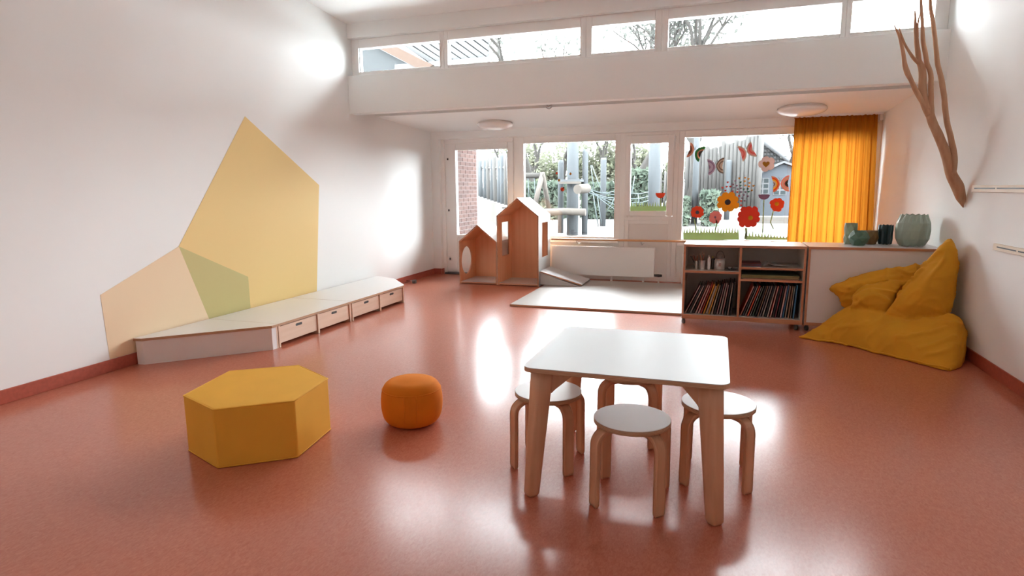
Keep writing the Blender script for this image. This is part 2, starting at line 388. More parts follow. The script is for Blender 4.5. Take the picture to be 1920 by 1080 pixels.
# ---- hook on the edge of the low ceiling
h = thing('ceiling_hook', on_y(1030, 199, 7.58), 'small metal suspension hook under the fascia beam', 'hook')
p = on_y(1030, 197, 7.585)
build('plate', MB().box(p.x-.05, p.x+.05, 7.575, 7.6, p.z+.01, p.z+.035), 'chrome', h, bevel=.004)
build('ring', MB().tube([(p.x+.035*math.cos(a), 7.57, p.z-.012+.035*math.sin(a)) for a in np.linspace(0, 2*math.pi, 17)], .007, 6), 'tin', h)
build('hook_arm', MB().tube([(p.x-.05, 7.565, p.z+.02), (p.x-.01, 7.555, p.z-.02), (p.x+.03, 7.56, p.z-.005), (p.x+.05, 7.565, p.z+.03)], .008, 6), 'chrome', h)

# ---- ceiling dome lamps
for (x, y, r, lab) in ((-3.13, 8.55, .262, 'frosted glass dome ceiling lamp above the glazed door'), (.93, 8.46, .285, 'frosted glass dome ceiling lamp beside the orange curtain')):
    z = zl(y); t = thing('ceiling_lamp', (x, y, z), lab, 'lamp', 'dome ceiling lamps')
    prof = [(r*.86, -.002), (r*.98, -.012), (r, -.03)] + [(r*math.cos(a), -.03-.085*math.sin(a)) for a in np.linspace(.1, math.pi/2-.02, 10)] + [(0, -.115)]
    prof = [(q[0], q[1]) for q in prof][::-1]
    build('glass_dome', MB().lathe(prof, (x, y, z), 48), 'lamp_glass', t)
    build('mounting_ring', MB().lathe([(r*.80, -.03), (r*.9, -.03), (r*.9, .012), (r*.80, .012)], (x, y, z), 40), 'frame', t)

# ================================================================== FURNITURE
# ---- mural
def mural(name, pts, mt, lab, d):
    mb = MB().prism([(XL+.0005, y, z) for y, z in pts], (d, 0, 0)); o = build(name, mb, mt, fixn=True); tag(o, lab, 'wall painting', 'painted house shapes'); return o
mural('painted_polygon', [(4.153, .932), (5.09, 2.154), (6.229, 1.48), (6.049, .0985), (4.961, .0985), (4.961, .547)], 'mural_yellow', 'large yellow pointed house shape painted on the left wall', .0012)
mural('painted_polygon', [(3.384, .622), (4.153, .932), (4.46, .099), (3.40, .099)], 'mural_peach', 'low pale peach slanted shape painted left of the yellow one', .0012)
mural('painted_polygon', [(4.153, .932), (4.961, .547), (4.961, .099), (4.46, .099)], 'mural_olive', 'olive green overlap shape between peach and yellow wall paintings', .0012)

# ---- low bench: wedge end + two drawer units
BX0, BX1, BZ = -4.515, -3.725, .223
t = thing('bench_wedge', (-4.2, 4.05, 0), 'slanted white end unit of the low wall bench', 'bench', 'low storage bench units')
poly = [(-4.515, 3.605), (-4.44, 3.615), (-3.728, 4.325), (-3.724, 4.405), (-4.515, 4.405)]
build('top', MB().prism([(x, y, BZ-.022) for x, y in poly], (0, 0, .022), 0, 1), ['benchwhite', 'ply'], t, fixn=True)
pi = [(-4.505, 3.617), (-4.442, 3.627), (-3.740, 4.330), (-3.736, 4.40), (-4.505, 4.40)]
def vpanel(a, b, th, z0, z1):
    a = Vector((*a, z0)); b = Vector((*b, z0)); n = Vector((-(b-a).y, (b-a).x, 0)).normalized()*th
    return MB().prism([a, b, b+n, a+n], (0, 0, z1-z0))
build('front_panel', vpanel(pi[1], pi[2], .018, 0, BZ-.022), 'benchwhite', t, fixn=True)
build('end_panel', vpanel(pi[0], pi[1], .018, 0, BZ-.022), 'benchwhite', t, fixn=True)
build('corner_panel', vpanel(pi[2], pi[3], .018, 0, BZ-.022), 'bluewhite', t, fixn=True)
build('side_panel', MB().box(-4.505, -3.736, 4.385, 4.403, 0, BZ-.022), 'birch', t)
def bench_unit(y0, y1, lab, chamfer=False):
    t = thing('storage_bench', ((BX0+BX1)/2, (y0+y1)/2, 0), lab, 'bench', 'low storage bench units')
    pts = [(BX0, y0), (BX1, y0), (BX1, y1), (BX0, y1)]
    if chamfer: pts = [(BX0, y0), (BX1, y0), (BX1, y1-.03), (BX1-.03, y1+.03), (-4.13, y1+.46), (BX0, y1+.66)]
    build('top', MB().prism([(x, y, BZ-.022) for x, y in pts], (0, 0, .022), 0, 1), ['benchwhite', 'ply'], t, fixn=True)
    ym = (y0+y1)/2; yy = [y0+.012, ym, y1-.032 if not chamfer else y1-.03]
    for k, y in enumerate(yy):
        w2 = .024 if k != 1 else .026
        build('divider', MB().box(BX0+.01, BX1-.006, y-w2/2, y+w2/2, 0, BZ-.022), ['birch'], t, bevel=.002)
    if chamfer:
        build('end_panel', vpanel((BX1-.008, y1-.02), (BX1-.035, y1+.03), .016, 0, BZ-.022), 'bluewhite', t, fixn=True)
        build('end_panel', vpanel((BX1-.035, y1+.03), (-4.13, y1+.45), .016, 0, BZ-.022), 'lamwhite', t, fixn=True)
    build('back_panel', MB().box(BX0, BX0+.012, y0+.01, y1-.01, .0, BZ-.022), 'birch', t)
    for k in range(2):
        a, b = yy[k]+.02, yy[k+1]-.02
        dr = build('drawer', MB().box(BX1-.035, BX1-.017, a, b, .035, .190).box(-4.4, BX1-.035, a, a+.012, .035, .15).box(-4.4, BX1-.035, b-.012, b, .035, .15).box(-4.4, -4.388, a, b, .035, .15).box(-4.4, BX1-.035, a, b, .035, .047), 'birch', t, bevel=.001)
        m = (a+b)/2; hz = .158; hw = .048
        slot = [(BX1-.0168, m-hw+.013*(1-math.cos(q)) if False else m-hw+.0+.012*math.cos(q)*0, hz) for q in (0,)]
        pr = []
        for q in np.linspace(math.pi/2, 3*math.pi/2, 7): pr.append((BX1-.0185, m-hw+.012+.012*math.cos(q), hz+.012*math.sin(q)))
        for q in np.linspace(-math.pi/2, math.pi/2, 7): pr.append((BX1-.0185, m+hw-.012+.012*math.cos(q), hz+.012*math.sin(q)))
        tag(build('grip_slot', MB().prism(pr, (.002, 0, 0)), 'black', dr, fixn=True), 'dark oval hand slot')
    return t
bench_unit(4.408, 5.585, 'white-topped bench unit with two drawers beside the slanted end')
bench_unit(5.590, 6.770, 'white-topped bench unit with two drawers nearest the glazed door', True)
ds = thing('door_stop', on_z(777, 531, 0), 'small grey door stop on the floor past the bench', 'door stop')
p = on_z(777, 531, 0)
build('buffer', MB().box(p.x-.028, p.x+.028, p.y-.028, p.y+.028, 0, .052), 'rubber', ds, bevel=.008)
build('rod', MB().tube([(XL+.012, p.y+.02, .03), (p.x, p.y, .03)], .006, 8), 'chrome', ds)

# ---- hexagonal foam block
hz = .32
top = [on_z(*q, hz) for q in ((345, 741), (400, 768), (555, 750), (617, 709), (560, 684), (430, 695))]
base = [on_z(*q, 0) for q in ((351, 846), (407, 879), (555, 860), (619, 805))]
hexp = [(top[i].x*.5+base[i].x*.5, top[i].y*.5+base[i].y*.5) if i < 4 else (top[i].x, top[i].y) for i in range(6)]
t = thing('hexagon_pouf', (sum(p[0] for p in hexp)/6, sum(p[1] for p in hexp)/6, 0), 'mustard yellow irregular hexagonal foam block on the red floor', 'pouf')
mb = MB().prism([(x, y, .002) for x, y in hexp], (0, 0, hz-.002))
b = build('foam_body', mb, 'mustard_foam', t, bevel=.012, seg=3, fixn=True)
for pz in (hz-.004, .006):
    cx, cy = ORG[t.name].x, ORG[t.name].y
    pth = []
    for i in range(6):
        a, c = Vector(hexp[i]), Vector(hexp[(i+1) % 6])
        for k in range(8): q = a.lerp(c, k/8); pth.append((cx+(q.x-cx)*.9935, cy+(q.y-cy)*.9935, pz))
    pth.append(pth[0]); build('piping', MB().tube(pth, .004, 6, cap=False), 'mustard_foam', t)

# ---- round orange pouf
c = on_z(770, 805, 0); pc = (-1.722, 3.165)
t = thing('round_pouf', (pc[0], pc[1], 0), 'small round orange pouf on the floor', 'pouf')
r0, hh = .186, .272
prof = [(0, .002)]
for a in np.linspace(-84, 84, 33):
    ca, sa = math.cos(R(a)), math.sin(R(a))
    prof.append((r0*abs(ca)**.30, hh/2+(hh/2)*math.copysign(abs(sa)**.92, sa)))
prof += [(r0*.36, hh+.005), (r0*.18, hh+.009), (0, hh+.010)]
build('body', MB().lathe(prof, (pc[0], pc[1], 0), 56), 'orange_felt', t)
rs = float(np.interp(hh*.80, [q[1] for q in prof[1:34]], [q[0] for q in prof[1:34]]))
build('seam', MB().tube([(pc[0]+rs*math.cos(a), pc[1]+rs*math.sin(a), hh*.80) for a in np.linspace(0, 2*math.pi, 49)], .0035, 6, cap=False), 'orange_felt', t)
va = math.atan2(-pc[1], -pc[0])
for dd in (-.26, .14):
    pp = []
    for z in np.linspace(.05, hh*.8, 9):
        rr = np.interp(z, [q[1] for q in prof[1:34]], [q[0] for q in prof[1:34]])
        pp.append((pc[0]+rr*math.cos(va+dd), pc[1]+rr*math.sin(va+dd), z))
    build('seam', MB().tube(pp, .003, 6), 'orange_felt', t)

# ---- children's table
TX0, TX1, TY0, TY1, TZ = -.800, .078, 2.487, 3.352, .62
t = thing('childrens_table', ((TX0+TX1)/2, (TY0+TY1)/2, 0), 'low square white-topped wooden table with angled legs', 'table')
def rrect(x0, x1, y0, y1, r, z, n=7):
    pts = []
    for cx, cy, a0 in ((x1-r, y0+r, -90), (x1-r, y1-r, 0), (x0+r, y1-r, 90), (x0+r, y0+r, 180)):
        for k in range(n): a = R(a0+90*k/(n-1)); pts.append((cx+r*math.cos(a), cy+r*math.sin(a), z))
    return pts
top = build('tabletop', MB().prism(rrect(TX0, TX1, TY0, TY1, .05, TZ-.022), (0, 0, .019), 1, 1), ['lamwhite', 'ply'], t, fixn=True)
build('laminate', MB().prism(rrect(TX0, TX1, TY0, TY1, .05, TZ-.003), (0, 0, .003)), 'tablewhite', top, fixn=True)
cx, cy = (TX0+TX1)/2, (TY0+TY1)/2
def table_leg(sx, sy):
    fo = Vector((cx+sx*.405, cy+sy*.398, 0)); to = Vector((cx+sx*.368, cy+sy*.366, TZ-.022))
    rad = Vector((sx, sy, 0)).normalized(); tan = Vector((-sy, sx, 0)).normalized()*(sx*sy)
    mb = MB(); rings = []
    for z, k in ((0, 0), (.012, .02), (.30, .5), (.50, .82), (TZ-.022, 1)):
        c = fo.lerp(to, z/(TZ-.022)); hw = .030+.010*k; out = .030+.006*k; inn = .030+.02*k
        if z == 0: hw -= .006; out -= .006; inn -= .006
        ring = []
        for (a, b_) in ((out, hw), (-inn, hw), (-inn, -hw), (out, -hw)):
            rr = .014
            sa, sb = math.copysign(1, a), math.copysign(1, b_)
            q = [(a-sa*rr, b_), (a-sa*rr*.29, b_-sb*rr*.29), (a, b_-sb*rr)]
            if sa*sb > 0: q = q[::-1]
            ring += [c + rad*x + tan*y for x, y in q]
        rings.append([Vector((v.x, v.y, z)) for v in ring])
    n = len(rings[0]); k0 = 0
    mb.v = [tuple(v) for r in rings for v in r]
    for i in range(len(rings)-1):
        for k in range(n):
            a = i*n+k; b_ = i*n+(k+1) % n; mb.f.append([a, b_, b_+n, a+n]); mb.m.append(0); mb.sm.append(True)
    mb.f.append(list(range(n-1, -1, -1))); mb.m.append(0); mb.sm.append(False)
    mb.f.append([(len(rings)-1)*n+k for k in range(n)]); mb.m.append(0); mb.sm.append(False)
    lg = build('leg', mb, 'beech', t, fixn=True)
    # inward knee bracket under the top
    p0 = to - rad*.045; zt = TZ-.0225
    prof = [(0, zt), (.17, zt), (.17, zt-.018), (.02, zt-.10), (0, zt-.115)]
    poly = [Vector((p0.x, p0.y, 0)) - rad*a + Vector((0, 0, z)) - tan*.02 for a, z in prof]
    build('bracket', MB().prism(poly, tan*.04), 'beech', lg, fixn=True, bevel=.002)
for sx in (-1, 1):
    for sy in (-1, 1): table_leg(sx, sy)

# ---- stools
def make_stool(loc, lab):
    x, y, _ = loc
    t = thing('stool', loc, lab, 'stool', 'stools around the low table')
    r = .172; z1 = .382
    seat = build('seat', MB().lathe([(r-.003, z1-.024), (r, z1-.021), (r, z1-.0025)], (x, y, 0), 48), 'ply', t)
    build('seat_laminate', MB().lathe([(r, z1-.0025), (r-.0015, z1)], (x, y, 0), 48), 'benchwhite', seat)
    for k in range(4):
        a = R(45+90*k); rad = Vector((math.cos(a), math.sin(a), 0)); tan = Vector((-math.sin(a), math.cos(a), 0))
        th = .024; rb = .062; zc = z1-.024-th/2; re = .198
        path = [(.055, zc), (re-rb, zc)]
        for q in np.linspace(0, 90, 15)[1:]: path.append((re-rb+rb*math.sin(R(q)), zc-rb+rb*math.cos(R(q))))
        path += [(re, .16), (re+.002, .012), (re+.002, 0)]
        cen = [Vector((x, y, 0))+rad*p[0]+Vector((0, 0, p[1])) for p in path]
        mb = MB(); rings = []
        for i, cpt in enumerate(cen):
            tg = (cen[min(i+1, len(cen)-1)]-cen[max(i-1, 0)]).normalized(); nn = tan.cross(tg).normalized()
            hw, ht = .0275, th/2
            if i == len(cen)-1: hw -= .003; ht -= .003
            rr = .004
            ring = []
            for sx, sy in ((1, 1), (-1, 1), (-1, -1), (1, -1)):
                q = [(sx*(hw-rr), sy*ht), (sx*hw, sy*(ht-rr))]
                if sx*sy < 0: q = q[::-1]
                ring += [cpt+tan*u+nn*v for u, v in q]
            rings.append(ring)
        n = 8; mb.v = [tuple(v) for q in rings for v in q]
        for i in range(len(rings)-1):
            for k2 in range(n):
                p, q = i*n+k2, i*n+(k2+1) % n; mb.f.append([p, q, q+n, p+n]); mb.m.append(0); mb.sm.append(False)
        mb.f += [list(range(n)), [(len(rings)-1)*n+k2 for k2 in range(n)]]; mb.m += [0, 0]; mb.sm += [False, False]
        build('leg', mb, 'beech', t, fixn=True)
    return t
s0 = make_stool((-.327, 2.648, 0), 'round stool in front of the low table, nearest the viewer')
copy_tree(s0, (-.788, 2.900, 0), 0, 'round stool at the left side of the low table')
copy_tree(s0, (.043, 2.975, 0), 0, 'round stool at the right side of the low table')
copy_tree(s0, (-.425, 3.345, 0), 0, 'round stool mostly hidden behind the low table')

# ---- play mat
m = build('play_mat', MB().box(-2.36, -.335, 6.885, 9.10, .001, .026, mi={'*': 1, 'top': 0}), ['mat_top', 'cab_edge'], bevel=.004)
tag(m, 'flat cream play mat on the floor under the window', 'mat')

# ---- toy houses
HY0, HY1 = 8.42, 9.07; TH = .018
def gable(x0, x1, ze, za, y):
    xm = (x0+x1)/2; return [(x0, y, .0), (x1, y, .0), (x1, y, ze), (xm, y, za), (x0, y, ze)]
def plate_with_hole(x, ys, zs, hole, th, mi_l=0, mi_r=1, edge=2):
    """vertical wall panel in the plane X=x (thickness th towards +X) with a hole polygon"""
    y0, y1 = ys; z0, z1 = zs; n = len(hole); mb = MB()
    cy, cz = sum(h[0] for h in hole)/n, sum(h[1] for h in hole)/n
    def outer(p):
        dy, dz = p[0]-cy, p[1]-cz; k = 1e9
        if dy > 1e-9: k = min(k, (y1-cy)/dy)
        if dy < -1e-9: k = min(k, (y0-cy)/dy)
        if dz > 1e-9: k = min(k, (z1-cz)/dz)
        if dz < -1e-9: k = min(k, (z0-cz)/dz)
        return (cy+dy*k, cz+dz*k)
    hs = []
    cor = [math.atan2(b-cz, a-cy) for a in (y0, y1) for b in (z0, z1)]
    pts = [(math.atan2(h[1]-cz, h[0]-cy), h) for h in hole]
    # resample hole by angle, including the panel corners
    ang = sorted(set([round(p[0], 6) for p in pts] + [round(a, 6) for a in cor]))
    def hole_at(a):
        d = (math.cos(a), math.sin(a)); best = None
        for i in range(n):
            p, q = hole[i], hole[(i+1) % n]; ex, ez = q[0]-p[0], q[1]-p[1]
            det = d[0]*(-ez)+d[1]*ex
            if abs(det) < 1e-12: continue
            bx_, bz_ = p[0]-cy, p[1]-cz
            tt = (bx_*(-ez)+bz_*ex)/det; uu = (d[0]*bz_-d[1]*bx_)/det
            if tt > 0 and -1e-6 <= uu <= 1+1e-6: best = tt if best is None else max(best, tt)
        return (cy+d[0]*best, cz+d[1]*best)
    H = [hole_at(a) for a in ang]; O = [outer((cy+math.cos(a), cz+math.sin(a))) for a in ang]; N = len(ang)
    for xx in (x, x+th):
        for L in (H, O): mb.v += [(xx, p[0], p[1]) for p in L]
    for i in range(N):
        j = (i+1) % N
        mb.f.append([i, j, N+j, N+i]); mb.m.append(mi_l)
        mb.f.append([2*N+i, 3*N+i, 3*N+j, 2*N+j]); mb.m.append(mi_r)
        mb.f.append([i, 2*N+i, 2*N+j, j]); mb.m.append(edge)
        mb.f.append([N+i, N+j, 3*N+j, 3*N+i]); mb.m.append(edge)
    mb.sm = [False]*len(mb.f); return mb
HM = ['house_wood', 'lamwhite', 'cab_edge']
oval = [(8.68+.205*math.cos(a), .333+.215*math.sin(a)) for a in np.linspace(0, 2*math.pi, 29)[:-1]]
wrect = [(8.605, .415), (8.925, .415), (8.925, .925), (8.605, .925)]
def toy_house(x0, x1, ze, za, lab, lwall, rwall):
    xm = (x0+x1)/2
    t = thing('toy_house', (xm, (HY0+HY1)/2, 0), lab, 'playhouse', 'wooden toy houses')
    build('back_panel', MB().prism(gable(x0+.004, x1-.004, ze-.004, za-.006, HY1-TH), (0, TH, 0)), 'house_wood', t, fixn=True)
    build('floor_panel', MB().box(x0+TH, x1-TH, HY0+.004, HY1-TH, .010, .030, mi={'*': 0, 'front': 1}), ['lamwhite', 'cab_edge'], t)
    if lwall: build('side_panel', lwall, HM, t, fixn=True)
    if rwall: build('side_panel', rwall, HM, t, fixn=True)
    ln = math.hypot(xm-x0, za-ze); nx, nz = (za-ze)/ln, (xm-x0)/ln
    for s in (-1, 1):
        xe = x0 if s < 0 else x1
        a = Vector((xe, HY0, ze)); b = Vector((xm, HY0, za)); nrm = Vector((s*nx, 0, nz))*-TH
        P = [a, b, b+Vector((0, 0, -TH/nz)), a+nrm]
        mb = MB(); vs = P + [q+Vector((0, HY1-HY0, 0)) for q in P]
        mb.v = [tuple(q) for q in vs]
        mb.f = [[0, 1, 2, 3], [4, 7, 6, 5], [0, 4, 5, 1], [3, 2, 6, 7], [0, 3, 7, 4], [1, 5, 6, 2]]; mb.m = [2, 2, 1, 0, 1, 1]; mb.sm = [False]*6
        build('roof_panel', mb, HM, t, fixn=True)
    return t
def plain(x, ze, outer_left):
    return MB().box(x, x+TH, HY0, HY1, 0, ze, mi={'*': 2, 'left': 1 if outer_left else 0, 'right': 0 if outer_left else 1, 'back': 1})
toy_house(-3.69, -3.082, .645, .898, 'low wooden toy house with an oval side opening',
          plate_with_hole(-3.69, (HY0, HY1), (0, .645), oval, TH, 1, 0, 2), plain(-3.10, .635, False))
toy_house(-3.078, -2.435, 1.03, 1.288, 'tall wooden toy house with rectangular side windows',
          plate_with_hole(-3.078, (HY0, HY1), (0, 1.03), wrect, TH, 1, 0, 2), plate_with_hole(-2.435-TH, (HY0, HY1), (0, 1.03), wrect, TH, 0, 1, 2))
t = thing('toy_ramp', (-2.1, 8.76, 0.026), 'small white ramp leaning against the tall toy house', 'ramp')
ry0, ry1 = 8.46, 9.05; zb = .027
pr = [(-2.428, .215), (-1.80, .040), (-1.806, .022), (-2.428, .197)]
build('deck', MB().prism([(x, ry0, z+.012) for x, z in pr], (0, ry1-ry0, 0), 1, 0).box(-2.4, -2.39, ry0+.1, ry0+.11, .1, .11), ['lamwhite', 'cab_edge'], t, fixn=True)
sd = [(-2.428, zb), (-1.86, zb), (-2.428, .205)]
for yy in (ry0+.02, ry1-.036):
    build('side_panel', MB().prism([(x, yy, z) for x, z in sd], (0, .016, 0)), 'lamwhite', t, fixn=True)

# ---- radiators and rail
t = thing('radiator', (-1.64, 9.2, 0), 'long white panel radiator under the wide plain window', 'radiator', 'panel radiators')
RX0, RX1 = -2.43, -.862
build('front_plate', MB().box(RX0, RX1, 9.13, 9.142, .095, .540), 'frame', t, bevel=.005)
build('back_plate', MB().box(RX0, RX1, 9.24, 9.252, .095, .535), 'frame', t, bevel=.004)
mb = MB()
for i in range(52): x = RX0+.03+i*(RX1-RX0-.06)/51; mb.box(x-.004, x+.004, 9.145, 9.238, .528, .536)
build('top_grille', mb, 'frame', t)
build('side_cover', MB().box(RX1-.006, RX1, 9.142, 9.24, .10, .53), 'frame', t)
build('side_cover', MB().box(RX0, RX0+.006, 9.142, 9.24, .10, .53), 'frame', t)
for x in (-2.1, -1.5, -1.02):
    build('foot_bracket', MB().box(x-.012, x+.012, 9.16, 9.23, .0, .10), 'frame', t, bevel=.003)
build('pipe', MB().tube([(-.83, 9.19, .13), (-.80, 9.19, .13), (-.795, 9.19, .12), (-.795, 9.19, 0)], .012, 10), 'frame', t)
v = build('valve', MB().tube([(-.862, 9.19, .13), (-.80, 9.19, .13)], .014, 10), 'chrome', t)
build('valve_knob', MB().tube([(-.85, 9.12, .13), (-.79, 9.12, .13), (-.74, 9.12, .132)], [.016, .022, .018], 10).tube([(-.795, 9.12, .13), (-.795, 9.19, .13)], .012, 8), 'black', v)
t = thing('radiator', (.7, 9.2, 0), 'white panel radiator hidden behind the white cabinets', 'radiator', 'panel radiators')
build('front_plate', MB().box(-.38, 1.7, 9.13, 9.142, .095, .50), 'frame', t, bevel=.005)
build('back_plate', MB().box(-.38, 1.7, 9.24, 9.252, .095, .50), 'frame', t)
build('pipe', MB().tube([(-.40, 9.18, .46), (-.45, 9.18, .46), (-.455, 9.18, .44), (-.455, 9.18, 0)], .014, 10), 'frame', t)
v = build('valve', MB().tube([(-.43, 9.18, .46), (-.38, 9.18, .46)], .02, 10), 'frame', t)
build('valve_knob', MB().tube([(-.425, 9.15, .475), (-.425, 9.10, .475)], .018, 10), 'black', v)
build('valve', MB().tube([(-.43, 9.18, .14), (-.38, 9.18, .14)], .02, 10), 'frame', t)
build('pipe', MB().tube([(-.42, 9.16, .14), (-.42, 9.16, .0)], .01, 8), 'frame', t)
t = thing('handrail', (-.9, 9.1, .60), 'wooden rail running along the window above the radiators', 'rail')
build('bar', MB().box(-2.42, .86, 9.06, 9.12, .634, .662), 'rail_wood', t, bevel=.009, seg=3)
for x in (-2.02, -1.05, -.1, .7):
    build('bracket', MB().tube([(x, 9.09, .640), (x, 9.09, .61), (x+.015, 9.12, .59), (x, 9.18, .578), (x, 9.42, .575)], .009, 8).box(x-.02, x+.02, 9.075, 9.105, .629, .635), 'tin', t)

# ---- cabinets
CY0, CY1, CZ0, CZ1 = 6.45, 6.97, .062, .838
def caster(t, x, y, rz=0.4):
    cst = build('caster', MB().box(x-.014, x+.014, y-.012, y+.022, .030, .060).tube([(x, y, .048), (x, y, .063)], .012, 8), 'darkgrey', t, bevel=.003)
    a = Vector((math.cos(rz), math.sin(rz), 0))*.011
    build('wheel', MB().tube([Vector((x, y-.012, .026))-a, Vector((x, y-.012, .026))+a], .0255, 16), 'rubber', cst)
EM = {'*': 0, 'front': 1}
t = thing('open_cabinet', (.26, 6.71, 0), 'open white shelf cabinet on casters filled with picture books', 'cabinet', 'low cabinets on casters')
cx0, cx1, cm = -.312, .836, .239
eth = .020
CM = ['laminterior', 'cab_edge', 'lamwhite']
build('top', MB().box(cx0, cx1, CY0-.004, CY1, CZ1-.026, CZ1, mi={'*': 1, 'top': 2, 'bottom': 0}), CM, t, bevel=.001)
build('side_panel', MB().box(cx0, cx0+eth, CY0, CY1, CZ0, CZ1-.026, mi={'*': 0, 'front': 1, 'left': 2}), CM, t)
build('side_panel', MB().box(cx1-eth, cx1, CY0, CY1, CZ0, CZ1-.026, mi={'*': 0, 'front': 1, 'right': 2}), CM, t)
build('bottom', MB().box(cx0, cx1, CY0-.002, CY1, CZ0, CZ0+.045, mi=EM), CM, t)
build('back_panel', MB().box(cx0+eth, cx1-eth, CY1-.012, CY1, CZ0+.045, CZ1-.026), CM, t)
build('divider', MB().box(cm-.011, cm+.011, CY0+.002, CY1-.012, CZ0+.045, CZ1-.026, mi=EM), CM, t)
build('shelf', MB().box(cx0+eth, cm-.011, CY0+.004, CY1-.012, .545, .567, mi=EM), CM, t)
for z in (.598, .478): build('shelf', MB().box(cm+.011, cx1-eth, CY0+.004, CY1-.012, z, z+.020, mi=EM), CM, t)
for x in (cx0+.02, cx1-.05):
    for y in (CY0+.05, CY1-.06): caster(t, x, y)
t = thing('closed_cabinet', (1.41, 6.71, 0), 'closed white cabinet with brown edges behind the beanbag', 'cabinet', 'low cabinets on casters')
c20, c21 = .852, 1.975
build('top', MB().box(c20, c21, CY0-.004, CY1, CZ1-.026, CZ1, mi={'*': 1, 'top': 2, 'bottom': 0}), CM, t, bevel=.001)
build('side_panel', MB().box(c20, c20+eth, CY0, CY1, CZ0, CZ1-.026, mi={'*': 2, 'front': 1}), CM, t)
build('side_panel', MB().box(c21-eth, c21, CY0, CY1, CZ0, CZ1-.026, mi={'*': 2, 'front': 1}), CM, t)
build('bottom', MB().box(c20, c21, CY0-.002, CY1, CZ0, CZ0+.030, mi=EM), CM, t)
build('front_panel', MB().box(c20+eth+.001, c21-eth-.001, CY0+.006, CY0+.022, CZ0+.031, CZ1-.027), 'panelwhite', t)
build('back_panel', MB().box(c20+eth, c21-eth, CY1-.012, CY1, CZ0+.03, CZ1-.026), CM, t)
for x in (c20+.03, c21-.06):
    for y in (CY0+.05, CY1-.06): caster(t, x, y)

# ---- picture books
ORD = ['first', 'second', 'third', 'fourth', 'fifth', 'sixth', 'seventh', 'eighth', 'ninth', 'tenth', 'eleventh', 'twelfth', 'thirteenth', 'fourteenth', 'fifteenth', 'sixteenth', 'seventeenth', 'eighteenth', 'nineteenth', 'twentieth', 'twenty-first', 'twenty-second']
BC = {'maroon': (.20, .03, .05), 'black': (.02, .02, .025), 'red': (.45, .05, .04), 'yellow': (.55, .28, .03), 'grey': (.30, .29, .30), 'white': (.60, .57, .54), 'orange-red': (.55, .08, .03),
      'dark blue': (.04, .06, .13), 'blue': (.04, .17, .33), 'brown': (.25, .15, .09), 'pink': (.45, .20, .22), 'dark green': (.06, .10, .06), 'beige': (.42, .33, .24)}
for k, v in BC.items(): mat('book_'+k, v, .4, vary=.15, vscale=12)
mat('pages', (.55, .51, .46), .7, vary=.2, vscale=90, stretch=(1, .05, .05))
def row(seq, x0, x1, z0, hmax, lean0, lean1, where):
    n = len(seq); ths = [s[1] for s in seq]
    span = (x1-x0); lean_sum = None
    xs = np.linspace(0, 1, n)
    for i, (c, th, h) in enumerate(seq):
        ang = R(lean0+(lean1-lean0)*xs[i])
        bxp = x0 + (x1-x0-.012)*(i/(n-.0)) + .004
        d = .30+random.uniform(-.02, .02); yf = CY0+.045+random.uniform(0, .03)
        M = Matrix.Translation((bxp, yf, z0+math.sin(ang)*0)) @ Matrix.Rotation(ang, 4, 'Y')
        # bottom edge rests: rotate about lower left corner; lower right corner would sink, so lift
        M = Matrix.Translation((0, 0, th*math.sin(ang)+.0005)) @ M
        t = thing('picture_book', M @ Vector((th/2, d/2, 0)), '%s picture book, %s from the left in the lower %s compartment' % (c, ORD[i], where), 'book', 'books in the lower %s compartment' % where)
        cv = MB().box(0, .0022, 0, d, 0, h, M=M).box(th-.0022, th, 0, d, 0, h, M=M).box(0, th, d-.0022, d, 0, h, M=M)
        build('cover', cv, 'book_'+c, t)
        if c not in ('white', 'grey', 'beige', 'pink') and i % 4: build('spine', MB().box(.0002, th-.0002, -.003, 0, 0, h, M=M), 'book_'+c, t)
        build('pages', MB().box(.0023, th-.0023, .004, d-.003, .003, h-.003, M=M), 'pages', t)
seqL = [('maroon', .012, .33), ('black', .012, .33), ('white', .010, .32), ('black', .012, .33), ('red', .012, .33), ('pink', .012, .32), ('red', .010, .33), ('yellow', .012, .33), ('grey', .018, .31),
        ('yellow', .010, .33), ('beige', .010, .32), ('black', .012, .33), ('maroon', .010, .34), ('grey', .012, .34), ('pink', .010, .32), ('black', .012, .35), ('grey', .010, .34), ('black', .012, .35)]
row(seqL, cx0+eth+.004, cm-.040, CZ0+.0455, .34, 25, 5, 'left')
seqR = [('orange-red', .012, .33), ('black', .010, .33), ('grey', .008, .33), ('orange-red', .012, .33), ('black', .010, .32), ('dark green', .010, .33), ('black', .012, .33), ('brown', .008, .33), ('dark blue', .010, .33), ('grey', .010, .33), ('black', .012, .33),
        ('white', .008, .33), ('red', .012, .33), ('black', .014, .34), ('maroon', .010, .33), ('black', .012, .33), ('pink', .014, .33), ('blue', .010, .34), ('beige', .010, .33), ('brown', .012, .33), ('dark green', .010, .33), ('blue', .012, .34)]
row(seqR, cm+.017, cx1-eth-.030, CZ0+.0455, .34, 20, 3, 'right')

